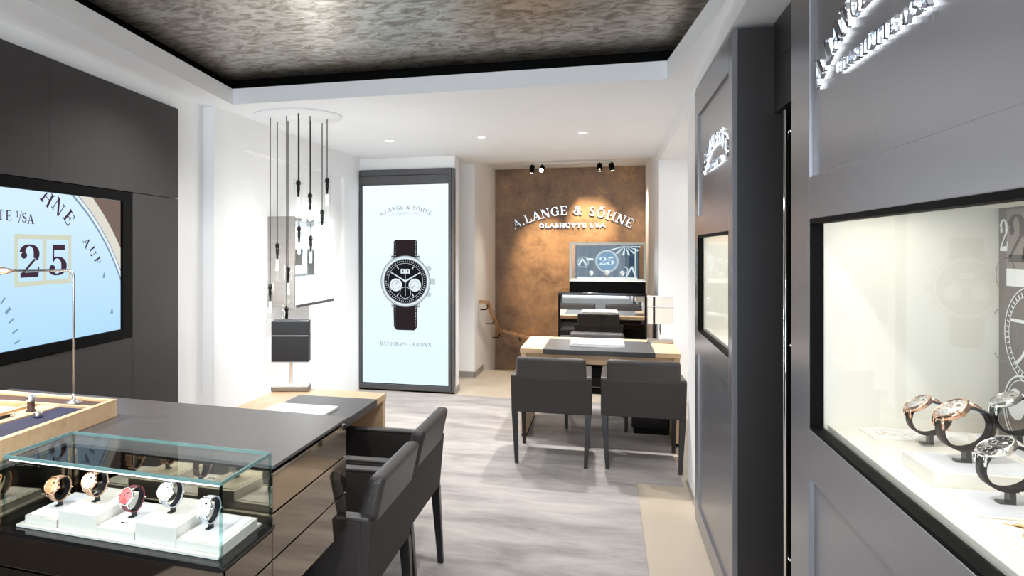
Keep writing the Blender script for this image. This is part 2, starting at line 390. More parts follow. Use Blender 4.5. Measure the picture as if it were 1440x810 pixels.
def sign(name, label, cat, mapf, cw, arc, h, sw, sh, sdrop, depth, m, halo=None, loc=(0, 0, 0)):
    t = thing(name, label, cat, loc)
    for ch, polys in text2d('A.LANGE & SÖHNE', h, cw, arc):
        if ch == '.': nm = 'full_stop'
        elif ch == '&': nm = 'ampersand'
        else: nm = 'letter'
        o = MB().quads(polys, mapf, depth * .45, depth).build(nm, m, t)
        if halo: MB().quads(polys, mapf, depth * .05, depth * .44).build('backlight', halo, o)
    allp = [p for ch, ps in text2d('GLASHÜTTE 1/SA', sh, sw, None) for p in ps]
    allp = [[(u, v - sdrop) for u, v in p] for p in allp]
    o = MB().quads(allp, mapf, depth * .45, depth).build('small_lettering', m, t)
    if halo: MB().quads(allp, mapf, depth * .05, depth * .44).build('backlight', halo, o)
    return t

# ------------------------------------------------------------ room shell
ZC, ZR = 2.56, 2.70
XL, XR = -2.635, .54
def wlx(y): return -2.2845 - .0989 * y          # the slightly splayed left wall
f = MB(); f.box(-3.2, 1.9, -3, 9.08, -.12, 0); struct('floor', f, 'stone')
cp = MB(); cp.prism([(-1.98, -2.9), (.205, -2.9), (.205, 4.95), (.50, 4.95), (.50, 7.44), (-2.6, 7.44), (-2.61, 4.5), (-2.5, 2.4)], .0005, .004)
o = cp.build('carpet', 'carpet'); o['label'] = 'mottled grey carpet covering the shop floor up to the beige stone border'; o['category'] = 'carpet'
# walls
m = MB(); m.prism([(wlx(-3), -3), (wlx(4.44), 4.44), (wlx(4.44) - .25, 4.44), (wlx(-3) - .25, -3)], 0, 2.9)
struct('wall_left', m, 'wall')
m = MB(); y0, y1, z0, z1 = 4.86, 7.02, .78, 2.31   # wall with a shallow recessed field
m.box(XL - .3, XL, 4.44, y0, 0, 2.9).box(XL - .3, XL, y1, 7.5, 0, 2.9).box(XL - .3, XL, y0, y1, 0, z0).box(XL - .3, XL, y0, y1, z1, 2.9).box(XL - .3, XL - .045, y0, y1, z0, z1)
struct('wall_left_alcove', m, 'wall')
struct('wall_partition', MB().box(XL - .3, -1.555, 7.56, 7.72, 0, 2.9).box(-2.64, -1.555, 7.50, 7.56, 2.43, 2.9).box(-1.62, -1.555, 7.50, 7.56, 0, .001), 'wall')
struct('wall_stairs', MB().box(-2.2, -1.52, 8.53, 8.65, -1.2, 2.9).box(-1.72, -1.52, 8.65, 10.3, -1.2, 2.9).box(-2.3, -2.2, 7.72, 8.65, 0, 2.9), 'wall')
struct('wall_back', MB().box(-1.6, XR + .1, 10.2, 10.35, -1.2, 2.8), 'copperwall')
struct('wall_right', MB().box(XR, XR + .25, 7.82, 10.3, -1.2, 2.9).box(XR, XR + .14, 4.36, 5.1, 0, 2.9).box(XR, XR + .12, 5.1, 7.7, 2.52, 2.9)
       .box(XR, 1.9, 7.7, 7.82, 0, 2.9).box(1.8, 1.9, 4.9, 7.75, 0, 2.9).box(XR + .14, 1.9, 4.98, 5.1, 0, 2.9).box(XR + .0, 1.9, 5.1, 7.7, 2.47, 2.52)
       .box(.5, 1.2, -3, 4.36, 2.465, 2.9).box(.95, 1.2, -3, 4.98, 0, 2.465), 'wall')
# shop front behind the viewer: wall with a wide window opening
struct('wall_front', MB().box(-3.2, 1.9, -3.1, -3, 0, .3).box(-3.2, 1.9, -3.1, -3, 2.5, 2.9).box(-3.2, -2.6, -3.1, -3, .3, 2.5).box(.6, 1.9, -3.1, -3, .3, 2.5), 'wall')
# ceiling with the coved opening
def cl(y): return -2.487 - .118 * (y - 4.43)
yF = 4.43; yN = -1.6
m = MB()
Lf, Ln = (cl(yF), yF), (cl(yN), yN); Rf, Rm, Rn = (.356, yF), (.47, 3.2), (.47, yN)
zt = 2.668
m.prism([(-3.2, -3.1), (-1.6, -3.1), Ln, Lf, (-3.2, yF)], ZC, zt)
m.prism([(-1.6, -3.1), (1.9, -3.1), (1.9, yN), Rn, Ln], ZC, zt)
m.prism([Rn, (1.9, yN), (1.9, yF), Rf, Rm], ZC, zt)
m.prism([(-3.2, yF), Lf, Rf, (1.9, yF), (1.9, 8.2), (-3.2, 8.2)], ZC, zt)
struct('ceiling', m, 'ceil')
struct('ceiling_rear', MB().box(-2.4, XR + .2, 8.2, 10.3, ZR, ZR + .1), 'ceil')
m = MB(); e = .14
m.prism([(-3.2, -3.1), (1.9, -3.1), (1.9, yF + .6), (-3.2, yF + .6)], 2.93, 3.0)
m.prism([(cl(yF) - e, yF + e), (1, yF + e), (1, yF + e + .05), (cl(yF) - e, yF + e + .05)], zt, 2.93)
m.prism([(cl(yN) - e, yN - e), (cl(yF) - e, yF + e), (cl(yF) - e - .05, yF + e), (cl(yN) - e - .05, yN - e)], zt, 2.93)
m.prism([(.6, yN), (.65, yN), (.65, yF + e), (.6, yF + e)], zt, 2.93)
struct('ceiling_cove_recess', m, 'black')  # recess coloured black to stand for the shadow in the gap
g = -.09
m = MB(); m.prism([(cl(yF) + g, yF - g), (cl(yN) + g, yN + g), (.47 - g, yN + g), (.47 - g, 3.2), (.356 - g, yF - g)], 2.75, 2.80)
o = struct('ceiling_panel', m, 'marble')
# baseboards
struct('baseboard_stairs', MB().box(-1.9, -1.515, 8.515, 8.53, 0, .07).box(-1.52, -1.505, 8.515, 9.08, 0, .07), 'base')
struct('baseboard_partition', MB().box(-1.62, -1.54, 7.488, 7.5, 0, .07).box(-1.555, -1.54, 7.49, 7.72, 0, .07), 'base')
struct('baseboard_right', MB().box(XR - .012, XR, 4.37, 5.1, 0, .012), 'base')
# stairs going down behind the landing
m = MB()
for i in range(4): m.box(-1.52, XR, 9.08 + i * .28, 10.2, -.17 * (i + 2) , -.17 * (i + 1))
struct('stairs', m, 'stone')
# dark fabric panelling on the left wall, with open joints
def wq(s0, s1, z0, z1, d0, d1):
    """slab on the left wall: along y from s0 to s1, standing out d0..d1 from the wall"""
    return [(wlx(s0) + d0, s0), (wlx(s1) + d0, s1), (wlx(s1) + d1, s1), (wlx(s0) + d1, s0)], z0, z1
m = MB()
for a in ((-2.9, 2.798, 1.884, 2.462), (2.802, 4.034, 1.884, 2.462), (-2.9, 1.95, 0, 1.88), (3.503, 4.034, 0, 1.88), (1.953, 3.50, 0, 1.057)):
    p, z0, z1 = wq(*a, 0, .03); m.prism(p, z0, z1)
p, z0, z1 = wq(-2.9, 4.03, 0, 2.46, 0, .004); m.prism(p, z0, z1)
o = m.build('wall_panelling', 'panel'); o['kind'] = 'structure'; o.name = 'trim_1'
# ------------------------------------------------------------ television
def W(d):           # map (s, z) on the left wall to 3-D; u runs with y
    return lambda u, v, t: (wlx(u) + d + t, u, v)
tv = thing('television', 'large black-framed television on the dark left wall showing a blue watch dial with date 25', 'television', (wlx(2.8), 2.8, 1.47))
m = MB()
def fr(mb, s0, s1, z0, z1, d0, d1): p, a, b = wq(s0, s1, z0, z1, d0, d1); mb.prism(p, a, b)
fr(m, 1.96, 3.495, 1.828, 1.878, .004, .036); fr(m, 1.96, 3.495, 1.062, 1.113, .004, .036); fr(m, 3.40, 3.495, 1.113, 1.828, .004, .036); fr(m, 1.96, 2.1, 1.113, 1.828, .004, .036)
m.build('frame', 'black', tv)
m = MB(); fr(m, 2.1, 3.40, 1.113, 1.828, .005, .018); scr = m.build('screen', 'tvscreen', tv)
# the object texture space is local, so the gradient is keyed on local heights
for n in M['tvscreen'].node_tree.nodes:
    if n.type == 'MAP_RANGE': n.inputs[1].default_value = 1.1 - 1.47; n.inputs[2].default_value = 1.75 - 1.47
def wallL(px, py):
    q = (px - 580) / 1000; sx = -sin(YAW) + q * cos(YAW); sy = cos(YAW) + q * sin(YAW)
    d = -2.2665 / (sx + .0989 * sy); return (sy * d, H + (350 - py) / 1000 * d)
def tvpoly(pts, name, m, lift):
    P = [wallL(*p) for p in pts]
    return MB().quads([P], W(.018), lift, lift + .0008).build(name, m, tv)
def clipped(polys): return [[(min(max(u, 2.1), 3.397), min(max(v, 1.115), 1.826)) for u, v in P] for P in polys]
ccx, ccz = 2.10, 1.10          # centre of the pictured dial (out of the frame, low left)
pr = wallL(104, 279); pr2 = wallL(163, 378)
# circle through the two rim points with given centre-ish radius
import itertools
mx, mz = (pr[0] + pr2[0]) / 2, (pr[1] + pr2[1]) / 2; dx, dz = pr2[0] - pr[0], pr2[1] - pr[1]; L_ = math.hypot(dx, dz)
RR = 1.25; hh = math.sqrt(RR * RR - (L_ / 2) ** 2); cxx, czz = mx + (dz / L_) * hh, mz - (dx / L_) * hh
if cxx > mx: cxx, czz = mx - (dz / L_) * hh, mz + (dx / L_) * hh
def rclip(poly, x0=2.1, x1=3.399, y0=1.1135, y1=1.8275):
    for ax, lim, sg in ((0, x0, 1), (0, x1, -1), (1, y0, 1), (1, y1, -1)):
        out = []
        for i in range(len(poly)):
            a, b = poly[i - 1], poly[i]; da, db = sg * (a[ax] - lim), sg * (b[ax] - lim)
            if (da >= 0) != (db >= 0):
                t = da / (da - db); out.append((a[0] + t * (b[0] - a[0]), a[1] + t * (b[1] - a[1])))
            if db >= 0: out.append(b)
        poly = out
        if len(poly) < 3: return None
    return poly
def rimband(r0, r1, a0, a1, n=60):
    return [Q for Q in (rclip(P) for P in ring2d(r0, r1, 90, cxx, czz, a0, a1)) if Q]
aa0 = math.atan2(pr2[1] - czz, pr2[0] - cxx) - .35; aa1 = math.atan2(pr[1] - czz, pr[0] - cxx) + .35
MB().quads(rimband(RR, RR + .012, aa0, aa1, 300), W(.018), .0006, .0010).build('picture_rim', 'pring', tv)
MB().quads(rimband(RR + .012, RR + .028, aa0, aa1, 300), W(.018), .0006, .0010).build('picture_rim', 'plight', tv)
MB().quads(rimband(RR + .028, RR + .034, aa0, aa1, 300), W(.018), .0006, .0010).build('picture_rim', 'pring', tv)
MB().quads(rimband(RR + .034, RR + .10, aa0, aa1, 400), W(.018), .0006, .0010).build('picture_rim', 'pcream', tv)
MB().quads(rimband(RR + .10, RR + .40, aa0, aa1, 500), W(.018), .0006, .0010).build('picture_background', 'ptaupe', tv)
# date windows
a = wallL(20, 399); b = wallL(100, 331); a = (a[0], 1.355 if False else a[1])
x0, x1 = a[0], b[0]; z0_, z1_ = wallL(60, 401)[1], wallL(60, 330)[1]
tw = .022; xm = (x0 + x1) / 2
MB().quads([[(x0, z0_), (x1, z0_), (x1, z0_ + tw), (x0, z0_ + tw)], [(x0, z1_ - tw), (x1, z1_ - tw), (x1, z1_), (x0, z1_)],
            [(x0, z0_), (x0 + tw, z0_), (x0 + tw, z1_), (x0, z1_)], [(x1 - tw, z0_), (x1, z0_), (x1, z1_), (x1 - tw, z1_)], [(xm - tw * .6, z0_), (xm + tw * .6, z0_), (xm + tw * .6, z1_), (xm - tw * .6, z1_)]],
           W(.018), .0006, .0012).build('picture_date_frame', 'pframe', tv)
hw = z1_ - z0_ - 2 * tw - .04
for ch, cxd in (('2', (x0 + xm) / 2), ('5', (x1 + xm) / 2)):
    wd, polys = G[ch]; sx = (xm - x0 - 2 * tw) * .92 / wd
    MB().quads([[(cxd + (u - wd / 2) * sx, z0_ + tw + .018 + v * hw) for u, v in P] for P in polys], W(.018), .0006, .0012).build('date_numeral', 'ptext', tv)
# arc lettering fragments and the straight line under them
def glyph_at(ch, px, py, h, ang, wsc=1.0, name='picture_letter'):
    u0, v0 = wallL(px, py); wd, polys = G[ch]; c, s_ = cos(ang), sin(ang); out = []
    for P in polys:
        out.append([(u0 + (u - wd / 2) * h * wsc * c - (v - .5) * h * s_, v0 + (u - wd / 2) * h * wsc * s_ + (v - .5) * h * c) for u, v in P])
    MB().quads(clipped(out), W(.018), .0006, .0012).build(name, 'ptext', tv)
glyph_at('H', 66, 278, .075, -.62); glyph_at('N', 82, 291, .075, -.74); glyph_at('E', 97, 306, .075, -.88)
glyph_at('T', 1, 302, .045, 0); glyph_at('E', 12, 303, .045, 0); glyph_at('1', 24, 301, .028, 0); glyph_at('/', 28, 305, .048, 0); glyph_at('S', 34, 306, .044, 0); glyph_at('A', 43, 308, .044, 0)
glyph_at('A', 122, 341, .05, -1.0); glyph_at('U', 130, 354, .05, -1.1); glyph_at('F', 137, 367, .05, -1.2)
tri = []
for px, py in ((146, 387), (157, 437)):
    u, v = wallL(px, py); tri.append([(u - .014, v - .014), (u + .014, v - .014), (u + .002, v + .018)])
for T_ in tri: MB().quads([T_], W(.018), .0006, .0012).build('picture_arrow_mark', 'pring', tv)
tk = []
for px, py, an in ((4, 423, .75), (11, 437, .65), (16, 451, .5), (21, 466, .4), (24, 481, .33)):
    u, v = wallL(px, py); tk.append(line2d(u - .018 * cos(an), v - .018 * sin(an), u + .018 * cos(an), v + .018 * sin(an), .008 if px != 11 else .014))
MB().quads(tk, W(.018), .0006, .0012).build('picture_scale_marks', 'pring', tv)

# ------------------------------------------------------------ counter and the left display case
# the counter front runs a few degrees off the room axis
XC = -.828
def q(x, v): return (x, v - .07 * (x - XC))
def cpoly(x0, x1, v0, v1): return [q(x0, v0), q(x1, v0), q(x1, v1), q(x0, v1)]
counter = thing('display_counter', 'long dark counter with bronze mirrored drawers and matt grey top left of the armchairs', 'counter', (-1.6, 2.0, 0))
xl = -2.30
m = MB(); m.prism([q(xl, 1.425), q(-1.50, 1.425), q(-1.50, 1.678), q(XC + .004, 1.678), q(XC + .004, 2.232), q(xl, 2.232)], .991, 1.0)
m.build('counter_top', 'topm', counter, bevel=.001)
m = MB(); m.prism([q(xl, 1.45), q(-1.505, 1.45), q(-1.505, 1.70), q(XC - .012, 1.70), q(XC - .012, 2.215), q(xl, 2.215)], .63, .991)
m.prism(cpoly(-1.50, XC - .012, 1.44, 1.70), .48, .835)
m.build('body', 'blackgloss', counter)
m = MB(); m.prism(cpoly(xl + .1, XC - .12, 1.5, 2.15), 0, .63); m.build('plinth', 'black', counter)
for a, b in ((.877, .980), (.757, .873), (.633, .753)):   # drawers on the end facing the chairs
    m = MB(); m.prism(cpoly(XC - .012, XC, 1.682, 2.222), a, b); m.build('drawer', 'bronze', counter, bevel=.001)
m = MB(); m.prism(cpoly(-1.496, XC - .012, 1.687, 1.700), .850, .982); m.build('mirrored_panel', 'bronze2', counter)
m = MB(); m.prism(cpoly(-1.505, -1.497, 1.44, 1.69), .850, .982); m.build('mirrored_panel', 'bronze2', counter)
m = MB(); m.prism(cpoly(xl, -1.505, 1.432, 1.45), .7, .968); m.build('mirrored_panel', 'bronze2', counter)
for xa, xb in ((xl, -1.503), (-1.499, XC - .003)):
    for a, b in ((.755, .832 if xa > -2 else .695), (.48, .750 if xa > -2 else .6)):
        if b > a:
            m = MB(); m.prism(cpoly(xa, xb, 1.428, 1.44), a, b); m.build('drawer', 'bronze', counter, bevel=.001)
m = MB(); m.prism(cpoly(XC - .012, XC, 1.445, 1.676), .757, .83); m.build('drawer', 'bronze', counter, bevel=.001)
m = MB(); m.prism(cpoly(XC - .012, XC, 1.445, 1.676), .50, .753); m.build('drawer', 'bronze', counter, bevel=.001)
m = MB(); m.prism(cpoly(-1.51, XC + .006, 1.42, 1.684), .836, .848); m.build('ledge', 'blackgloss', counter, bevel=.002)

case = thing('glass_display_case', 'low glass case on the front ledge of the dark counter holding five watches', 'display case', (-1.15, 1.55, .849))
x0, x1, v0, v1, z0, z1 = -1.475, XC - .004, 1.43, 1.674, .849, 1.035
t = .006
MB().prism(cpoly(x0 + .02, x1 - .02, v0 + .02, v1 - .01), z0, z0 + .006).build('base_board', 'blockwhite', case)
MB().prism(cpoly(x0, x1, v0, v1), z1 - t, z1).build('glass_top', 'case', case)
MB().prism(cpoly(x0, x1, v0, v0 + t), z0, z1 - t).build('glass_pane', 'case', case)
MB().prism(cpoly(x0, x1, v1 - t, v1), z0, z1 - t).build('glass_pane', 'case', case)
MB().prism(cpoly(x0, x0 + t, v0 + t, v1 - t), z0, z1 - t).build('glass_pane', 'case', case)
MB().prism(cpoly(x1 - t, x1, v0 + t, v1 - t), z0, z1 - t).build('glass_pane', 'case', case)
m = MB()
e = .002
for (a, b) in (((x0, v0), (x1, v0)), ((x1, v0), (x1, v1)), ((x0, v1), (x1, v1)), ((x0, v0), (x0, v1))):
    dx, dy = (0, e) if a[1] == b[1] else (e, 0)
    p = [q(a[0] - dx, a[1] - dy), q(b[0] + dx, a[1] - dy), q(b[0] + dx, b[1] + dy), q(a[0] - dx, b[1] + dy)]
    m.prism(p, z1 - t - .001, z1 + .001)
m.build('glass_edge', 'gedge', case)
m = MB()
for (x, v) in ((x0, v0), (x1, v0), (x1, v1), (x0, v1)): m.prism(cpoly(x - .003, x + .003, v - .003, v + .003), z0, z1 - .006)
m.build('corner_edge', glass('corner_glass', (.7, .85, .83)), case)
m = MB(); m.prism(cpoly(x0 + .01, x1 - .01, v0 + .008, v0 + .014), z1 - t - .008, z1 - t); m.build('led_strip', 'strip', case)
lp = q(-1.15, 1.45)
l = lamp('case_led', 'AREA', (lp[0], lp[1], z1 - .02), .5, (1, .97, .92), (lp[0], lp[1] + .09, z0), shape='RECTANGLE', size=.6, size_y=.01)
zf = z0 + .006
blocks = []
for i, xx in enumerate((-1.395, -1.272, -1.155, -1.036, -.925)):
    hgt = (.02, .046)[i % 2]
    vv0, vv1 = (1.464, 1.645); xe = (.0585, .0585, .0585, .0585, .072)[i]; xs = (.045, .0585, .0585, .0585, .052)[i]
    m = MB(); m.prism(cpoly(xx - xs, xx + xe, vv0, vv1), zf, zf + hgt)
    o = thing('display_block', ['low white block at the left end of the glass case under the rose gold watch', 'tall white block under the second watch from the left in the glass case',
               'low middle white block under the red-dialled watch in the glass case', 'tall white block under the silver watch with pale strap in the glass case', 'low white block at the right end of the glass case'][i], 'display block', (xx, 1.56, zf), 'white display blocks in the counter case')
    m.build('block', 'blockwhite', o, bevel=.0015)
    m = MB(); m.prism(cpoly(xx - xs + .008, xx + xe - .008, vv0 + .012, vv1 - .012), zf + hgt, zf + hgt + .0015)
    m.build('pad', 'pad' if i % 2 == 0 else 'blockwhite', o)
    if i == 2:
        m = MB()
        for dv in (0, .012): m.prism(cpoly(xx - .012 + dv, xx - .003 + dv, 1.50, 1.506), zf + hgt + .0015, zf + hgt + .0022)
        m.build('label_mark', 'black', o)
    blocks.append((xx, zf + hgt + .0015))

# ------------------------------------------------------------ watches
def make_watch(label, loc, rz, tilt, sc, strap, metal, dial, group, inner='strapbk', post=.014, cat='watch'):
    """loop in the local YZ plane; the dial normal leans from +Z toward -Y by tilt"""
    root = thing('wristwatch', label, cat, (0, 0, 0), group)
    a_, b_ = .0275, .0235
    Rm = Matrix.Rotation(tilt, 3, 'X')
    cz = post + .024
    def T(x, y, z):
        p = Rm @ Vector((x, y, z)); return (p.x * sc, p.y * sc, (p.z + cz) * sc)
    # strap: open loop, narrower toward the buckle
    m = MB(); n = 44; vs = []; 
    for i in range(n + 1):
        th = pi / 2 + .52 + (2 * pi - 1.04) * i / n
        wd = .0095 - .0015 * sin(pi * i / n); th_ = .0017
        for rr in (0, th_):
            for sx in (-1, 1):
                vs.append(T(sx * wd, (a_ - rr) * cos(th), (b_ - rr) * sin(th)))
    fs = []
    for i in range(n):
        o = i * 4; p = o + 4
        fs += [(o, o + 1, p + 1, p), (o + 2, p + 2, p + 3, o + 3), (o, p, p + 2, o + 2), (o + 1, o + 3, p + 3, p + 1)]
    fs += [(0, 2, 3, 1), (n * 4, n * 4 + 1, n * 4 + 3, n * 4 + 2)]
    m.add(vs, fs, False); m.sm = [True] * len(m.sm); st = m.build('strap', strap, root, local=True)
    m = MB()   # keeper loop and buckle
    for th in (-pi / 2 + .35, -pi / 2 - .2):
        for sx in (-1, 1):
            pass
        ys, zs = a_ * cos(th), b_ * sin(th)
        m.tube([T(-.0105, ys, zs - .001), T(.0105, ys, zs - .001)], .0016 * sc, 6)
    m.build('buckle', metal, st, local=True)
    # case
    ax = (Rm @ Vector((1, 0, 0)), Rm @ Vector((0, 1, 0)), Rm @ Vector((0, 0, 1)))
    c0 = Vector(T(0, 0, b_ - .004))
    def PR(pr): return [(r * sc, h * sc) for r, h in pr]
    m = MB(); m.lathe(PR([(0, 0), (.0165, 0), (.0185, .0015), (.0195, .0045), (.0192, .0066), (.0178, .0082), (.0166, .0082), (.0162, .0070)]), c0, 32, ax)
    for sx in (-1, 1):
        for sy in (-1, 1):
            m.tube([T(sx * .0095, sy * .0150, b_ + .0015), T(sx * .0098, sy * .0195, b_ - .0035), T(sx * .0098, sy * .0222, b_ - .0095)], [.0022 * sc, .0019 * sc, .0013 * sc], 8)
    cs = m.build('case', metal, root, local=True)
    m = MB(); m.cyl(T(.0190, 0, b_ + .0005), T(.0228, 0, b_ + .0005), .0026 * sc, n=12); m.build('crown', metal, cs, local=True)
    m = MB(); m.lathe(PR([(0, .0071), (.0164, .0071), (.0164, .0065)]), c0, 32, ax); dl = m.build('dial', dial, root, local=True)
    inkm = 'dialw' if dial == 'dialb' else 'dialb'
    m = MB()
    def D(u, v, w): return T(u, v, b_ - .004 + .0072 + w)
    pol = [line2d(.0125 * cos(i * pi / 6), .0125 * sin(i * pi / 6), .0152 * cos(i * pi / 6), .0152 * sin(i * pi / 6), .0009) for i in range(12)]
    pol += ring2d(.0028, .0034, 14, 0, -.0070) + ring2d(.0032, .0037, 14, -.0065, .003) + [[(.002, .0055), (.0078, .0055), (.0078, .0092), (.002, .0092)]]
    m.quads(pol, D, 0, .0001); m.build('dial_print', inkm, dl, local=True)
    m = MB(); m.quads([line2d(0, 0, -.006, .007, .0012, .0004), line2d(0, 0, .0095, .008, .0010, .0003)], D, .0002, .0005); m.build('hands', metal, dl, local=True)
    # stand: inner C-spring, post and foot
    m = MB(); vs = []; n = 26
    for i in range(n + 1):
        th = pi / 2 + .75 + (2 * pi - 1.5) * i / n
        for rr in (.0022, .0034):
            for sx in (-1, 1): vs.append(T(sx * .0062, (a_ - rr) * cos(th), (b_ - rr) * sin(th)))
    fs = []
    for i in range(n):
        o = i * 4; p = o + 4
        fs += [(o, o + 1, p + 1, p), (o + 2, p + 2, p + 3, o + 3), (o, p, p + 2, o + 2), (o + 1, o + 3, p + 3, p + 1)]
    fs += [(0, 2, 3, 1), (n * 4, n * 4 + 1, n * 4 + 3, n * 4 + 2)]
    m.add(vs, fs); m.build('inner_spring', inner, root, local=True)
    m = MB(); w_ = .005 * sc
    m.box(-w_, w_, -.002 * sc, .004 * sc, 0, (post + .002) * sc).box(-w_, w_, -.011 * sc, .004 * sc, 0, .0028 * sc)
    m.build('stand', 'stand', root, bevel=.0005, local=True)
    root.location = loc; root.rotation_euler = (0, 0, rz)
    return root
gl = 'watches in the counter glass case'
wl = [('rose gold watch with tan strap, first from the left in the counter glass case', 'straptan', 'gold', 'dialg'),
      ('rose gold watch with pale dial on the taller left block in the counter case', 'straptan', 'gold', 'dialw'),
      ('watch with red dial and burgundy strap in the middle of the counter glass case', 'strapred', 'wgold', 'dialr'),
      ('silver watch with pale grey strap on the taller right block in the counter case', 'strapwh', 'wgold', 'dialw'),
      ('silver watch with white dial at the right end of the counter glass case', 'strapwh', 'wgold', 'dialw')]
for (xx, zz), (lb, sp, me, di) in zip(blocks, wl):
    p = q(xx - .006, 1.545)
    make_watch(lb, (p[0], p[1], zz), R(-8), R(62), 1.2, sp, me, di, gl)

# ------------------------------------------------------------ wooden tray with lamp on the counter
tray = thing('wooden_presentation_tray', 'pale oak presentation tray with blue velvet and dividers on the dark counter', 'tray', (-1.85, 1.75, 1.0))
xr0, xr1 = -1.574, -1.530
yb, yfr = 2.04, 1.50; xlft = -2.2
def tx(y): return xr0 + (yb - y) / (yb - yfr) * (xr1 - xr0)
def tq(x0, x1, y0, y1): return [(x0, y0), (x1 + (tx(y0) - xr0), y0), (x1 + (tx(y1) - xr0), y1), (x0, y1)]
m = MB()
m.prism([(xlft, yb - .02 + .01), (xr0, yb - .02), (xr0, yb), (xlft, yb + .03)], 1.0, 1.057)
m.prism([(tx(yfr) - .02, yfr), (tx(yfr), yfr), (xr0, yb - .02), (xr0 - .02, yb - .02)], 1.0, 1.057)
m.prism([(xlft, yfr), (tx(yfr) - .02, yfr), (tx(yfr) - .02, yfr + .02), (xlft, yfr + .02)], 1.0, 1.057)
m.prism([(xlft - .02, yfr), (xlft, yfr), (xlft, yb + .03), (xlft - .02, yb + .03)], 1.0, 1.057)
m.build('tray_frame', 'oak', tray, bevel=.0015)
m = MB(); m.prism([(xlft, yfr + .02), (tx(yfr) - .02, yfr + .02), (xr0 - .02, yb - .02), (xlft, yb - .01)], 1.0, 1.022); m.build('tray_floor', 'oakx', tray)
m = MB(); m.prism([(xlft, 1.945), (xr0 - .017, 1.945), (xr0 - .020, 2.02), (xlft, 2.03)], 1.022, 1.050); m.build('leather_strip', 'brownlea', tray)
m = MB(); m.prism([(-1.705, 1.53), (tx(1.53) - .02, 1.53), (xr0 - .019, 1.93), (-1.705, 1.93)], 1.022, 1.046); m.build('velvet_lining', 'velvet', tray)
m = MB(); m.prism([(xlft, 1.93), (xr0 - .018, 1.93), (xr0 - .018, 1.945), (xlft, 1.945)], 1.022, 1.054)
m.prism([(-1.775, 1.53), (-1.705, 1.53), (-1.705, 1.93), (-1.775, 1.93)], 1.022, 1.051)
m.prism([(-1.81, 1.53), (-1.795, 1.53), (-1.795, 1.93), (-1.81, 1.93)], 1.022, 1.054)
m.build('divider', 'oakx', tray, bevel=.001)
o = MB().box(-2.17, -1.83, 1.60, 1.90, 1.022, 1.045).build('booklet', 'paper', bevel=.002); o['label'] = 'white booklet lying in the left compartment of the oak tray'; o['category'] = 'booklet'
lo = thing('loupe', 'dark brown and silver loupe standing on its end in the oak tray', 'loupe', (-1.76, 1.80, 1.046))
MB().lathe([(0, 0), (.014, 0), (.014, .004), (.011, .006), (.011, .030), (.0135, .032), (.0135, .046), (.011, .047), (0, .047)], (-1.735, 1.84, 1.051), 20).build('barrel', 'brownlea', lo)
MB().lathe([(.0138, .031), (.0142, .032), (.0142, .046), (.012, .048), (0, .048)], (-1.735, 1.84, 1.051), 20).build('silver_cap', 'steel', lo)
o = MB().lathe([(0, 0), (.013, 0), (.0138, .002), (.0138, .014), (.012, .016), (0, .016)], (-1.672, 1.80, 1.046), 20).build('cup', 'steel'); o['label'] = 'small round steel cup on the blue velvet of the oak tray'; o['category'] = 'cup'
pe = thing('pen', 'slim dark pen lying on the wooden divider of the oak tray', 'pen', (-1.70, 1.70, 1.052))
MB().tube([(-1.752, 1.62, 1.056), (-1.746, 1.68, 1.056), (-1.738, 1.76, 1.056)], [.003, .0048, .0045], 10).build('barrel', 'blackgloss', pe)
MB().tube([(-1.738, 1.758, 1.056), (-1.736, 1.775, 1.056)], [.0049, .004], 10).build('cap_end', 'chrome', pe)
dl = thing('reading_lamp', 'slim steel reading lamp with copper-toned head standing at the back of the oak tray', 'lamp', (-1.70, 1.985, 1.05))
MB().lathe([(0, 0), (.026, 0), (.026, .002), (.012, .006), (.006, .016), (.0042, .03), (0, .03)], (-1.70, 1.985, 1.05), 24).build('lamp_base', 'steel', dl)
pts = [(-1.70, 1.985, 1.07), (-1.70, 1.985, 1.46)]
for i in range(1, 8):
    a = pi / 2 * i / 7; pts.append((-1.70 - .022 * (1 - cos(a)) * .965, 1.985 - .022 * (1 - cos(a)) * .26, 1.467 + .022 * sin(a)))
pts += [(-1.93, 1.923, 1.489)]
MB().tube(pts, .0042, 10).build('pole', 'steel', dl)
MB().tube([(-1.89, 1.934, 1.488), (-1.915, 1.927, 1.487), (-1.94, 1.92, 1.487), (-2.12, 1.872, 1.487)], [.004, .010, .0145, .0145], 16).build('lamp_head', 'copper', dl)
lamp('reading_lamp_light', 'AREA', (-2.0, 1.90, 1.47), 5.5, (1, .9, .75), (-2.0, 1.90, 1.0), shape='RECTANGLE', size=.16, size_y=.02)

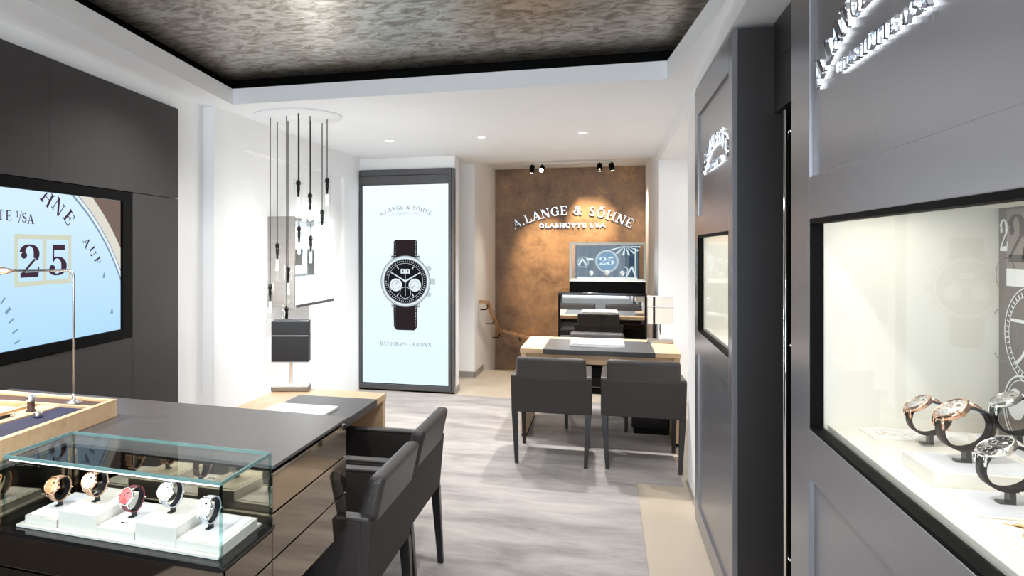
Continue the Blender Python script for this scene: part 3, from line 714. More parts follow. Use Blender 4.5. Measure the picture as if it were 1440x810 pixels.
# ------------------------------------------------------------ armchairs
def make_chair():
    root = thing('armchair', '', 'armchair')
    W_ = .2875
    # rear shell (leather-trimmed upholstered panel), arms and seat; facing +Y, rear at y=0
    m = MB(); m.hexa([(-W_ + .004, .012, .37), (W_ - .004, .012, .37), (W_ - .004, .05, .37), (-W_ + .004, .05, .37)], [(-W_, -.01, .635), (W_, -.01, .635), (W_, .035, .635), (-W_, .035, .635)])
    m.build('rear_panel', 'fabric', root, bevel=.006, local=True)
    m = MB(); m.hexa([(-.25, -.005, .60), (.25, -.005, .60), (.25, .085, .56), (-.25, .085, .56)], [(-.245, -.045, .777), (.245, -.045, .777), (.245, .015, .777), (-.245, .015, .777)])
    m.build('backrest', 'leather', root, bevel=.024, seg=4, local=True)
    m = MB(); m.box(-.222, .222, .05, .55, .37, .46); m.build('seat', 'fabric', root, bevel=.02, seg=3, local=True)
    for s in (-1, 1):
        m = MB()
        xo = s * W_; xi = s * (W_ - .055)
        xo2 = s * (W_ - .012)
        m.hexa([(xi, .03, .37), (xo, .03, .37), (xo2, .56, .37), (xi, .56, .37)], [(xi - s * .0, .03, .635), (xo, .03, .635), (xo2, .56, .628), (xi + s * .0, .56, .628)])
        arm = m.build('arm', 'fabric', root, bevel=.008, local=True)
        m = MB(); m.hexa([(xi - s * .004, .0, .628), (xo, .0, .628), (xo2, .565, .624), (xi - s * .002, .565, .624)], [(xi - s * .004, .0, .645), (xo, .0, .645), (xo2, .565, .640), (xi - s * .002, .565, .640)])
        m.build('arm_cap', 'leather', arm, bevel=.006, local=True)
        # legs: square, tapering
        m = MB(); m.hexa([(s * .243 - .013, -.015, 0), (s * .243 + .013, -.015, 0), (s * .243 + .013, .012, 0), (s * .243 - .013, .012, 0)],
                         [(s * .262 - .021, .008, .375), (s * .262 + .021, .008, .375), (s * .262 + .021, .052, .375), (s * .262 - .021, .052, .375)])
        m.build('leg', 'legs', root, bevel=.003, local=True)
        m = MB(); m.hexa([(s * .247 - .013, .53, 0), (s * .247 + .013, .53, 0), (s * .247 + .013, .557, 0), (s * .247 - .013, .557, 0)],
                         [(s * .252 - .02, .512, .375), (s * .252 + .02, .512, .375), (s * .252 + .02, .556, .375), (s * .252 - .02, .556, .375)])
        m.build('leg', 'legs', root, bevel=.003, local=True)
    return root
ch0 = make_chair()
spots = [(-.372, 5.19, 0, 'dark armchair seen from behind, left of the two at the rear oak desk', 'armchairs facing the rear oak desk'),
         (.262, 5.22, 0, 'dark armchair seen from behind, right of the two at the rear oak desk', 'armchairs facing the rear oak desk'),
         (-.765, 2.56, 90, 'dark leather-topped armchair nearest the viewer, close beside the mirrored counter drawers', 'armchairs along the left desk'),
         (-.785, 3.20, 90, 'dark leather-topped armchair at the far end of the left desk, behind the nearest one', 'armchairs along the left desk'),
         (-.07, 6.84, 180, 'dark chair on the far side of the rear oak desk, facing the viewer', 'chair behind the rear desk')]
for i, (x, y, r, lb, gp) in enumerate(spots):
    c = ch0 if i == 0 else copy_tree(ch0)
    c.location = (x, y, .004); c.rotation_euler = (0, 0, R(r)); c['label'] = lb; c['group'] = gp
    if i == 4: del c['group']

# ------------------------------------------------------------ desks
desk = thing('desk', 'light oak desk with dark leather inlay behind the two armchairs near the rear cabinet', 'desk', (-.05, 6.3, .004))
m = MB(); m.box(-.673, -.486, 5.90, 6.75, .703, .74).box(.387, .576, 5.90, 6.75, .703, .74).box(-.486, .387, 6.60, 6.75, .703, .74)
m.build('desk_top', 'oak', desk, bevel=.002)
MB().box(-.486, .387, 5.896, 6.60, .701, .7405).build('leather_inlay', 'inlay', desk, bevel=.002)
MB().box(-.625, .53, 5.96, 5.99, .62, .703).build('apron', 'oak', desk)
for x in (-.67, .525):
    p = MB().box(x, x + .048, 5.93, 6.72, .03, .703).build('leg', 'oakx', desk, bevel=.002)
    MB().box(x + .003, x + .045, 5.95, 6.70, .004, .03).build('foot', 'black', p)
pd = MB().box(.22, .52, 6.25, 6.72, .06, .60).build('drawer_pedestal', 'blackgloss', desk, bevel=.003)
MB().box(.24, .51, 6.28, 6.70, .004, .06).build('foot', 'black', pd)
ldesk = thing('desk', 'light oak desk with dark leather inlay adjoining the far end of the dark counter', 'desk', (-1.5, 3.1, .004))
m = MB(); m.box(-1.842, -1.656, 2.30, 3.872, .703, .74).box(-1.656, -1.200, 3.695, 3.872, .703, .74)
m.build('desk_top', 'oakx', ldesk, bevel=.002)
MB().box(-1.656, -1.197, 2.30, 3.695, .701, .7405).build('leather_inlay', 'inlay', ldesk, bevel=.002)
MB().box(-1.84, -1.81, 2.30, 3.83, .35, .703).build('modesty_panel', 'oakx', ldesk)
p = MB().box(-1.842, -1.205, 3.822, 3.87, .03, .703).build('leg', 'oak', ldesk, bevel=.002)
MB().box(-1.83, -1.22, 3.828, 3.865, .004, .03).build('foot', 'black', p)
pd = MB().box(-1.80, -1.40, 2.32, 2.75, .06, .70).build('drawer_pedestal', 'blackgloss', ldesk, bevel=.003)
MB().box(-1.78, -1.42, 2.34, 2.73, .004, .06).build('foot', 'black', pd)
def solo(mb, name, m, label, cat, bevel=0, group=None):
    o = mb.build(name, m, bevel=bevel); o['label'] = label; o['category'] = cat
    if group: o['group'] = group
    return o
solo(MB().box(-1.65, -1.32, 3.20, 3.43, .741, .752), 'writing_pad', 'paper', 'white writing pad on the dark inlay of the left oak desk', 'writing pad', .001)
wp = thing('writing_pad', 'white closed presentation pad in the middle of the rear oak desk', 'writing pad', (-.06, 6.3, .741))
MB().box(-.285, .165, 6.10, 6.50, .741, .757).build('pad_base', 'steel', wp, bevel=.002)
MB().box(-.28, .16, 6.11, 6.49, .757, .770).build('pad_cover', 'paper', wp, bevel=.003)

def desk_lamp(label, x, y, rz, shade_m, side_m, tiltz, z=.741):
    t = thing('desk_lamp', label, 'lamp', (x, y, z), None)
    t.rotation_euler = (0, 0, rz)
    MB().box(-.108, .108, -.05, .05, 0, .03).build('lamp_base', 'steelbase', t, bevel=.005, local=True)
    MB().box(-.008, .008, -.006, .006, .03, .19).build('stem', 'chrome', t, bevel=.002, local=True)
    m = MB(); w_, d_, h0, h1, k = .106, .045, .17, .405, .003
    m.box(-w_, w_, -d_, -d_ + k, h0, h1).box(-w_, w_, d_ - k, d_, h0, h1).box(-w_, -w_ + k, -d_, d_, h0, h1).box(w_ - k, w_, -d_, d_, h0, h1)
    sh = m.build('lamp_shade', shade_m, t, local=True)
    m = MB(); 
    for z_ in (h0 - .002, h1 - .002): m.box(-w_ - .001, w_ + .001, -d_ - .001, -d_ + .002, z_, z_ + .004).box(-w_ - .001, w_ + .001, d_ - .002, d_ + .001, z_, z_ + .004)
    m.box(-w_ - .001, w_ + .001, -d_ - .002, -d_, .318, .322)
    m.build('shade_trim', side_m, sh, local=True)
    if shade_m == 'shadewhite': MB().box(-w_ + .045, -w_ + .062, -d_ - .0015, -d_, h0, h1).build('dark_stripe', 'black', sh, local=True)
    MB().cyl((0, 0, .24), (0, 0, .30), .018, n=16).build('bulb', 'tubeglow', t, local=True)
    return t
M['steelbase'] = mat('brushed_bronze_steel', (.33, .31, .29), .32, .9)
desk_lamp('table lamp with dark grey rectangular shade on the left oak desk', -1.755, 3.80, R(15), 'graphd', 'steel', 0)
dl2 = desk_lamp('table lamp with white rectangular shade on the right of the rear oak desk', .47, 6.55, R(-3), 'shadewhite', 'steel', 0)
lamp('desk_lamp_light', 'POINT', (-1.755, 3.80, 1.0), 1.5, (1, .9, .75), shadow_soft_size=.03)
lamp('desk_lamp_light', 'POINT', (.47, 6.55, 1.0), 2.5, (1, .93, .82), shadow_soft_size=.03)

# ------------------------------------------------------------ pendant lights
rc = (-2.234, 4.957)
rose = solo(MB().lathe([(0, 0), (.328, 0), (.33, .002), (.33, .012), (0, .012)], (rc[0], rc[1], ZC - .0125), 64), 'ceiling_rose', 'ceil', 'large flat white round plate on the ceiling carrying the hanging glass lights', 'ceiling rose')
pend = [(380, 163.5, 400, 'long-hanging leftmost'), (390, 170, 342, 'second from left'), (403, 161, 431, 'lowest-hanging'), (405, 168, 375, 'middle low'),
        (419.5, 157, 253, 'high'), (420.5, 165, 318, 'mid-height'), (436, 161, 271, 'high'), (437, 168, 331, 'lower'), (453, 171, 295, 'second from right'), (460, 166, 250, 'rightmost')]
plab = ['clear glass tube pendant light, leftmost of the ceiling cluster', 'glass tube pendant light, second from left, before the grey showcase side',
        'lowest glass tube pendant light, just above the dark desk lamp shade', 'glass tube pendant light ending halfway down the grey showcase side, third from left',
        'upper of the two glass pendant lights in the middle of the cluster', 'lower of the two glass pendant lights in the middle of the cluster',
        'upper of the two pendant lights on the line right of the middle', 'lower of the two pendant lights on the line right of the middle',
        'glass tube pendant light, second from the right of the cluster', 'rightmost and highest glass tube pendant light of the cluster']
for (px, pt, sy, _), lb in zip(pend, plab):
    d = (ZC - H) / ((350 - pt) / 1000); r_ = (px - 580) / 1000 * d
    x = -sin(YAW) * d + cos(YAW) * r_; y = cos(YAW) * d + sin(YAW) * r_
    zs = H + (350 - sy) / 1000 * d
    t = thing('pendant_light', lb, 'pendant light', (x, y, zs), 'glass tube pendant lights hanging from the ceiling plate')
    MB().cyl((x, y, zs - .01), (x, y, ZC - .0125), .0042, n=8).build('cord', 'graphd', t)
    MB().lathe([(0, 0), (.009, 0), (.014, -.01), (.017, -.018), (.017, -.034), (.010, -.040), (.013, -.050), (.012, -.085), (.009, -.09), (.007, -.13), (0, -.13)], (x, y, zs), 16).build('socket', 'blackgloss', t)
    MB().cyl((x - .04, y, zs - .028), (x + .04, y, zs - .028), .002, n=6).build('cross_pin', 'steel', t)
    L2 = .30
    MB().lathe([(.030, .012), (.030, -L2), (.0275, -L2), (.0275, .012), (.030, .012)], (x, y, zs), 24).build('glass_tube', 'glass', t)
    MB().cyl((x, y, zs - .13), (x, y, zs - .21), .009, n=10).build('bulb', 'tubeglow', t)
    lamp('pendant_glow_light', 'POINT', (x, y, zs - .24), 1.6, (1, .98, .96), shadow_soft_size=.03)

# wall showcase in the recessed field behind the pendants
def wl_y(px, X=XL):
    q_ = (px - 580) / 1000; sx = -sin(YAW) + q_ * cos(YAW); sy = cos(YAW) + q_ * sin(YAW); return X / sx * sy, X / sx
wc = thing('wall_showcase', 'bright glazed wall showcase with grey side panel behind the hanging lights', 'showcase', (-2.5, 6.2, 1.5))
XF = -2.44
ya, dA = wl_y(414, XF); yb2, dB = wl_y(469, XF)
za, zb = 1.56 + .046 * dA, 1.56 - .083 * dA
MB().box(XL - .04, XF, ya, ya + .02, za - .83, za + .0).build('side_panel', 'frame2', wc) if False else None
M['plgrey2'] = noisy('pale_blue_grey_board', [(.5, .56, .66), (.8, .84, .9), (.62, .68, .76)], (1, 9, .6), .5, detail=1)
M['greypanel'] = noisy('warm_grey_panel', [(.26, .24, .225), (.3, .28, .265)], (5, 5, 30), .45)
MB().box(XL - .044, XF, ya, ya + .02, zb, za).build('side_panel', 'greypanel', wc, bevel=.001)
MB().box(XL - .044, XF, yb2 - .02, yb2, zb, za).box(XL - .044, XF, ya + .02, yb2 - .02, zb, zb + .02).box(XL - .044, XF, ya + .02, yb2 - .02, za - .015, za).build('shell', 'white', wc)
MB().box(XL - .044, XL - .035, ya + .02, yb2 - .02, zb + .02, za - .015).build('back_board', 'plgrey2', wc)
MB().box(XF - .006, XF, ya + .02, yb2 - .02, zb + .02, za - .015).build('glass_door', 'glass', wc)
MB().box(XF, XF + .006, ya, yb2, zb, zb + .022).build('bottom_rail', 'steelblue', wc) if False else MB().box(XF, XF + .006, ya + .03, yb2, zb - .002, zb + .02).build('bottom_rail', 'frame', wc)
for k in range(3): MB().box(XL - .035, XF - .03, ya + .03, yb2 - .03, zb + .25 + .22 * k, zb + .256 + .22 * k).build('shelf', 'glass', wc)
lamp('wall_showcase_led', 'AREA', (-2.52, (ya + yb2) / 2, za - .03), 6, (.92, .96, 1), (-2.52, (ya + yb2) / 2, 0), shape='RECTANGLE', size=.08, size_y=.8)

# ------------------------------------------------------------ poster screen in dark frame
ps = thing('poster_screen', 'tall backlit poster screen in a dark grey frame showing a chronograph wristwatch', 'screen', (-2.1, 7.5, 0))
YP = 7.50
m = MB(); m.box(-2.63, -2.606, YP - .03, YP + .05, .02, 2.43).box(-1.617, -1.555, YP - .03, YP + .05, .02, 2.43).box(-2.606, -1.617, YP - .03, YP + .05, 2.268, 2.43).box(-2.606, -1.617, YP - .03, YP + .05, .02, .074)
m.box(-2.606, -1.617, YP + .03, YP + .05, .074, 2.268)
m.build('frame', 'frame', ps, bevel=.002)
MB().box(-2.63, -1.62, YP - .036, YP - .030, 2.362, 2.366).box(-1.590, -1.586, YP - .034, YP - .030, .03, 2.43).build('frame_joint', 'black', ps)
MB().box(-2.63, -1.555, YP - .02, YP + .05, .004, .02).build('foot_rail', 'black', ps)
MB().box(-2.600, -1.623, YP + .0, YP + .01, .08, 2.262).build('display', 'poster', ps)
m = MB(); m.box(-2.606, -2.600, YP - .004, YP + .01, .074, 2.268).box(-1.623, -1.617, YP - .004, YP + .01, .074, 2.268).box(-2.6, -1.623, YP - .004, YP + .01, 2.262, 2.268).box(-2.6, -1.623, YP - .004, YP + .01, .074, .08)
m.build('inner_edge', 'black', ps)
CX_, CZ_ = -2.105, 1.205
def PP(u, v, t): return (CX_ + u, YP - t, CZ_ + v)
lay = lambda polys, m_, k, nm: MB().quads(polys, PP, .0004 * k, .0004 * (k + 1)).build(nm, m_, ps)
def lays(polys, m_, k, nm):
    for P in polys: lay([P], m_, k, nm)
def rnd(x0, x1, y0, y1): return [(x0, y0), (x1, y0), (x1, y1), (x0, y1)]
lays([[(-.138, .22), (.138, .22), (.132, .44), (.11, .455), (-.11, .455), (-.132, .44)], [(-.138, -.22), (-.132, -.50), (-.10, -.535), (.10, -.535), (.132, -.50), (.138, -.22)]], 'pbrown', 1, 'pictured_strap')
st = []
for s in (-1, 1):
    for k in range(9):
        st.append(rnd(s * .118 - .003, s * .118 + .003, .26 + k * .021, .271 + k * .021)); st.append(rnd(s * .118 - .003, s * .118 + .003, -.30 - k * .024, -.288 - k * .024))
lay(st, 'psilver', 2, 'pictured_stitching')
lays([rnd(s * .135 - .028, s * .135 + .028, a - .05, a + .05) for s in (-1, 1) for a in (.235, -.235)], 'psilver', 1, 'pictured_lug')
lays([rnd(-.16, .16, .268, .276), rnd(-.16, .16, -.276, -.268)], 'pblack', 2, 'pictured_spring_bar')
lay([rnd(.265, .335, -.035, .035)], 'psilver', 1, 'pictured_crown'); lays([line2d(.24, .13, .285, .155, .05), line2d(.24, -.13, .285, -.155, .05)], 'psilver', 1, 'pictured_pusher')
lay([flat_disc(.283, 64)], 'pdark', 3, 'pictured_bezel'); lay([flat_disc(.277, 64)], 'psilver', 4, 'pictured_bezel'); lay([flat_disc(.262, 64)], 'plight', 5, 'pictured_bezel'); lay([flat_disc(.246, 64)], 'pdark', 6, 'pictured_bezel')
lay([flat_disc(.236, 64)], 'pblack', 7, 'pictured_dial')
tk = [line2d(.212 * cos(i * pi / 30), .212 * sin(i * pi / 30), .226 * cos(i * pi / 30), .226 * sin(i * pi / 30), .004) for i in range(60)]
tk += ring2d(.196, .199, 60) + [line2d(.155 * cos(i * pi / 6), .155 * sin(i * pi / 6), .188 * cos(i * pi / 6), .188 * sin(i * pi / 6), .010) for i in range(12) if i not in (3, 0, 6, 9)]
tk += ring2d(.060, .064, 40, 0, -.125)
lay(tk, 'plight', 8, 'pictured_scale')
lays([flat_disc(.070, 36, -.108, -.04), flat_disc(.070, 36, .108, -.04)], 'plight', 9, 'pictured_subdial')
lay(ring2d(.045, .048, 30, -.108, -.04) + ring2d(.045, .048, 30, .108, -.04) + [line2d(-.108, -.04, -.085, .01, .006), line2d(.108, -.04, .08, -.075, .006)], 'pdark', 10, 'pictured_subdial_print')
lay([rnd(-.052, -.002, .085, .135), rnd(.002, .052, .085, .135)], 'plight', 9, 'pictured_date')
lays([rnd(-.036, -.018, .095, .125), rnd(.018, .036, .095, .125)], 'pdark', 10, 'pictured_date_print')
lay([line2d(0, 0, -.15, .09, .018, .008), line2d(0, 0, .13, .075, .018, .01), line2d(0, .10, 0, -.16, .005), flat_disc(.014, 16)], 'plight', 11, 'pictured_hands')
def tpolys(s, h, w_, arc, u0, v0): return [[(u + u0, v + v0) for u, v in P] for ch, ps_ in text2d(s, h, w_, arc) for P in ps_]
lay(tpolys('A.LANGE & SÖHNE', .042, .60, .085, 0, .79), 'inkgrey', 1, 'lettering')
lay(tpolys('GLASHÜTTE 1/SA', .018, .30, None, 0, .735), 'inkgrey', 1, 'lettering')
lay(tpolys('DATOGRAPH UP/DOWN', .040, .58, None, 0, -.71), 'inkgrey', 1, 'lettering')

# ------------------------------------------------------------ brand sign on the brown back wall, handrails, track
def BW(u, v, t): return (-.441 + u, 10.2 - t, 2.04 + v)
sign('wall_sign', 'arched silver three-dimensional lettering with a small second line on the brown back wall', 'sign', BW, 1.64, .215, .125, .90, .05, .175, .03, 'silver', None, (-.44, 10.2, 2.0))
hr = thing('handrail', 'oak handrail sloping down the white stairwell wall on black brackets', 'handrail', (-1.43, 8.84, .88))
def slab(mb, pts, w, h):
    mb.tube(pts, w, 4)
def rail_seg(mb, a, b, hw=.022, hh=.02):
    a = Vector(a); b = Vector(b); d = (b - a).normalized(); s = d.cross(Vector((0, 0, 1))).normalized(); u = s.cross(d)
    ring = lambda p: [p + s * hw + u * hh, p - s * hw + u * hh, p - s * hw - u * hh, p + s * hw - u * hh]
    mb.hexa(ring(a), ring(b))
m = MB(); rail_seg(m, (-1.42, 8.80, .90), (-1.42, 8.86, .89)); rail_seg(m, (-1.42, 8.84, .90), (-1.42, 10.06, .345)); rail_seg(m, (-1.52, 8.82, .90), (-1.40, 8.82, .90))
m.build('rail', 'rail', hr, bevel=.004)
for yy in (8.9, 9.4, 9.95):
    zz = .90 - (yy - 8.84) * .455 - .03
    MB().tube([(-1.515, yy, zz - .05), (-1.44, yy, zz - .05), (-1.42, yy, zz - .02), (-1.42, yy, zz + .015)], .007, 8).build('bracket', 'black', hr)
hr2 = thing('handrail', 'oak handrail running down along the brown back wall behind the desk', 'handrail', (-1.3, 10.12, .35))
m = MB(); rail_seg(m, (-1.42, 10.12, .40), (.2, 10.12, -.02)); m.build('rail', 'rail', hr2, bevel=.004)
MB().tube([(-1.16, 10.195, .26), (-1.16, 10.13, .26), (-1.16, 10.12, .31)], .007, 8).build('bracket', 'black', hr2)
tr = thing('ceiling_track', 'white ceiling track for spotlights in front of the brown back wall', 'light track', (-.45, 9.55, ZR))
MB().box(-1.06, .19, 9.53, 9.565, ZR - .018, ZR).build('track', 'ceil', tr, bevel=.002)
tl = [('black track spotlight at the left end of the ceiling track, beside the lit one', -.93, 0, -.3), ('lit black track spotlight shining towards the room from the ceiling track', -.80, 1, -.2),
      ('black upright track spotlight near the right end of the ceiling track', -.06, 0, .0), ('black tilted track spotlight at the right end of the ceiling track', .09, 2, .5)]
for lb, x, kd, tt in tl:
    t = thing('track_spotlight', lb, 'spotlight', (x, 9.55, ZR - .018), 'spotlights on the ceiling track')
    MB().cyl((x, 9.55, ZR - .018), (x, 9.55, ZR - .05), .008, n=10).build('stem', 'black', t)
    dr = Vector((.5 * tt, (.25 if kd != 1 else -.9), -1 if kd != 1 else -.55)).normalized()
    c = Vector((x, 9.55, ZR - .075))
    a = c - dr * .045; b = c + dr * .05
    hd = MB().cyl(a, b, .032, n=20).build('lamp_head', 'black', t)
    MB().cyl(b, b + dr * .002, .026, n=20).build('lens', 'lampglow' , hd)
lamp('track_beam', 'SPOT', (-.93, 9.50, 2.6), 430, (1, .72, .38), (-.80, 10.2, 1.38), spot_size=R(48), spot_blend=1, shadow_soft_size=.02)
lamp('track_beam', 'SPOT', (-.06, 9.50, 2.6), 480, (1, .74, .40), (-.16, 10.2, 1.98), spot_size=R(46), spot_blend=1, shadow_soft_size=.02)
lamp('track_beam', 'SPOT', (.09, 9.50, 2.6), 90, (1, .8, .55), (.5, 9.9, 1.9), spot_size=R(60), spot_blend=.9, shadow_soft_size=.02)
lamp('track_beam', 'SPOT', (-.80, 9.45, 2.58), 110, (1, .9, .75), (-.6, 8.2, 0), spot_size=R(90), spot_blend=.9, shadow_soft_size=.02)

# recessed downlights
for (dx, dy), lb in zip(((-.18, 6.3), (-1.06, 6.3), (-1.92, 6.3)), ('recessed ceiling downlight above the rear oak desk, rightmost of the row', 'recessed ceiling downlight in the middle of the row', 'recessed ceiling downlight nearest the hanging glass lights')):
    t = thing('downlight', lb, 'downlight', (dx, dy, ZC), 'recessed downlights in the white ceiling')
    MB().lathe([(.032, -.001), (.045, -.004), (.048, -.001), (.048, .0)], (dx, dy, ZC), 28).build('trim_ring', 'white', t)
    MB().lathe([(0, -.0015), (.033, -.0015)], (dx, dy, ZC), 28).build('lens', 'lampglow', t)

# ------------------------------------------------------------ mirrored cabinet with top display at the rear
cb = thing('mirrored_cabinet', 'low black-framed cabinet with mirrored doors behind the rear oak desk', 'cabinet', (-.03, 8.3, 0))
CA, CB_, CY, CD, CT = -.484, .43, 7.85, 8.75, 1.09
MB().box(CA, CB_, CY, CD, CT - .025, CT).build('cabinet_top', 'blackgloss', cb, bevel=.002)
MB().box(CA, CB_, CY + .02, CD, .08, CT - .025).build('body', 'black', cb)
MB().box(CA + .03, CB_ - .03, CY + .04, CD - .02, 0, .08).build('plinth', 'black', cb)
MB().box(CA, CA + .022, CY, CY + .02, .08, CT - .025).box(CB_ - .022, CB_, CY, CY + .02, .08, CT - .025).build('frame', 'black', cb)
xm = (CA + CB_) / 2
MB().box(CA + .022, xm - .001, CY + .004, CY + .02, .08, CT - .03).build('door', 'mirror', cb)
MB().box(xm + .001, CB_ - .022, CY + .004, CY + .02, .08, CT - .03).build('door', 'mirror', cb)
tc_ = thing('tabletop_display_case', 'lit glass display case with dark blue graphic backdrop on top of the mirrored cabinet', 'display case', (.03, 8.2, CT))
TA, TB, TY, TD = -.371, .425, 7.98, 8.36
MB().box(TA, TB, TY, TD, CT, 1.205).build('base', 'black', tc_, bevel=.003)
MB().box(TA, TB, TY, TD, 1.205, 1.222).build('display_floor', 'white', tc_)
MB().box(TA + .08, TB - .08, TY + .06, TD - .04, 1.222, 1.242).build('display_step', 'white', tc_)
MB().box(TA, TB, TY, TY + .006, 1.222, 1.622).build('glass_front', 'case', tc_)
MB().box(TA, TA + .006, TY + .006, TD, 1.222, 1.622).build('glass_side', 'case', tc_)
MB().box(TB - .006, TB, TY + .006, TD, 1.222, 1.622).build('glass_side', 'case', tc_)
MB().box(TA, TB, TY, TD, 1.622, 1.628).build('glass_top', 'case', tc_)
m = MB()
for zz in (1.600, 1.618): pass
m.box(TA, TB, TY - .002, TY, 1.605, 1.628).box(TA, TA + .022, TY - .002, TY, 1.222, 1.605).box(TB - .022, TB, TY - .002, TY, 1.222, 1.605)
M['greyedge'] = mat('grey_green_glass_frame', (.36, .4, .34), .2)
m.build('glass_edge', 'greyedge', tc_)
YB = TD - .03
bd = MB().box(TA + .05, TB - .05, YB, YB + .02, 1.222, 1.60).build('backdrop', 'navy', tc_)
def BD(u, v, t): return (.027 + u, YB - t, 1.41 + v)
def bl(polys, m_, k, nm='backdrop_print'): MB().quads(polys, BD, .0004 * k, .0004 * (k + 1)).build(nm, m_, bd)
bl([flat_disc(.125, 40, .0, .01)], 'backwhite', 2); bl([flat_disc(.118, 40, .0, .01)], 'backslate', 3); bl(ring2d(.108, .113, 40, 0, .01) , 'backwhite', 4); bl([flat_disc(.104, 40, 0, .01)], 'navyb', 4)
for ch, u0 in (('2', -.045), ('5', .04)):
    wd, polys = G[ch]; bl([[(u0 + (u - wd / 2) * .12, -.03 + v * .09) for u, v in P] for P in polys], 'backwhite', 5)
bl(ring2d(.055, .061, 30, -.26, .0) + [line2d(-.31, -.04, -.27, .04, .018), line2d(-.27, .04, -.23, -.03, .018), rnd(-.22, -.15, .02, .045)], 'backwhite', 2)
bl(ring2d(.07, .074, 30, -.17, -.03) + ring2d(.09, .094, 30, .25, -.02) + ring2d(.12, .123, 30, .16, -.07) + ring2d(.05, .053, 30, -.1, .15), 'backslate', 1)
bl([[(.20, .185), (.20 + .16 * cos(a), .185 + .11 * sin(a)), (.20 + .16 * cos(a + .16), .185 + .11 * sin(a + .16))] for a in (-.2, -.6, -1.0, -1.4, -1.8, -2.3, -2.8)], 'backwhite', 2)
bl([line2d(.21, -.16, .27, -.05, .02), line2d(.27, -.05, .31, -.16, .02), rnd(.30, .31, -.16, .16)] + ring2d(.03, .04, 20, .19, -.09, -1.2, 1.6), 'backwhite', 2)
bl([rnd(-.33 + i * .09, -.30 + i * .09, -.18, .18) for i in range(0, 8)], 'backslate', 0)
lamp('display_case_led', 'AREA', (.03, TY + .08, 1.60), 1.6, (.95, .98, 1), (.03, TY + .14, 1.2), shape='RECTANGLE', size=.7, size_y=.02)
for i, (dx, lb) in enumerate(((-.14, 'small silver watch at the left on the lit floor of the rear display case'), (.027, 'small silver watch in the middle of the rear display case'), (.19, 'small silver watch at the right in the rear display case'))):
    make_watch(lb, (dx, 8.13, 1.242), 0, R(70), 1.15 if i != 1 else 1.3, 'strapwh' if i != 1 else 'straptan', 'wgold', 'dialw', 'watches in the rear display case')

# ------------------------------------------------------------ right-hand built-in showcases
def showcase(label, y0, y1, loc, wy0, wy1, first):
    t = thing('built_in_showcase', label, 'showcase', loc)
    X = .50; Z1 = 2.45; wz0, wz1 = 1.105, 1.635
    # frame: stiles, rails
    m = MB()
    D = .022
    m.box(X, X + D, y0, wy0, .02, Z1).box(X, X + D, wy1, y1, .02, Z1)
    m.box(X, X + D, wy0, wy1, wz1, 1.742).box(X, X + D, wy0, wy1, 2.30, Z1).box(X, X + D, wy0, wy1, .98, wz0).box(X, X + D, wy0, wy1, .02, .13)
    m.build('frame', 'graph', t, bevel=.0025)
    MB().box(X + .012, X + .020, wy0, wy1, 1.742, 2.30).build('upper_panel', 'graph', t)
    MB().box(X + .012, X + .020, wy0, wy1, .13, .98).build('lower_panel', 'graph', t)
    m = MB(); k = .012
    m.box(X + .001, X + .03, wy0, wy0 + k, wz0, wz1).box(X + .001, X + .03, wy1 - k, wy1, wz0, wz1).box(X + .001, X + .03, wy0 + k, wy1 - k, wz1 - k, wz1).box(X + .001, X + .03, wy0 + k, wy1 - k, wz0 - .001, wz0 + .008)
    m.build('window_frame', 'black', t)
    MB().box(X + .024, X + .028, wy0 + k, wy1 - k, wz0 + .01, wz1 - k).build('window_glass', 'glass', t)
    XB = .91
    m = MB(); m.box(X + .032, XB, wy1 - .006, wy1 + .01, 1.10, wz1 + .02).box(X + .032, XB, wy0 - .01, wy0 + .006, 1.10, wz1 + .02).box(X + .032, XB, wy0, wy1, wz1 + .02, wz1 + .035).box(XB, XB + .015, wy0 - .01, wy1 + .01, 1.08, wz1 + .03)
    m.build('lining', 'cream', t)
    MB().box(X + .04, XB, wy0 + .006, wy1 - .006, 1.08, 1.12).build('display_deck', 'ivory', t, bevel=.001)
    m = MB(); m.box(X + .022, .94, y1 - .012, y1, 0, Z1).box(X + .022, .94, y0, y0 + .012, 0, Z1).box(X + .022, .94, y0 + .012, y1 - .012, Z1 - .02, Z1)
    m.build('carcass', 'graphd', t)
    MB().box(X + .008, X + .03, y0 + .01, y1 - .01, 0, .02).build('plinth', 'steel', t)
    m = MB(); m.box(X + .034, X + .05, wy0 + .03, wy1 - .03, wz1 + .012, wz1 + .018); m.build('led_strip', 'strip', t)
    lamp('showcase_led', 'AREA', (.66, (wy0 + wy1) / 2, wz1 + .015), 1.9, (1, .96, .87), (.66, (wy0 + wy1) / 2, 1), shape='RECTANGLE', size=.16, size_y=abs(wy1 - wy0) * .85)
    return t
near = showcase('near graphite built-in showcase at the right edge with a large lit window', .90, 2.18, (.5, 1.5, 0), 1.0, 2.0, True)
far = showcase('far graphite built-in showcase with a lit window, beyond the recessed door', 3.12, 4.355, (.5, 3.7, 0), 3.21, 4.235, False)
def RW(yc, zc): return lambda u, v, t: (.512 - t, yc - u, zc + v)
sign('illuminated_sign', 'large backlit arched lettering on the upper panel of the near graphite showcase', 'sign', RW(1.54, 2.045), .80, .105, .062, .475, .028, .098, .015, 'silver', 'signglow', (.51, 1.54, 2.0))
sign('illuminated_sign', 'small-looking backlit arched lettering on the far graphite showcase', 'sign', RW(3.62, 2.045), .80, .105, .062, .475, .028, .098, .015, 'silver', 'signglow', (.51, 3.62, 2.0))
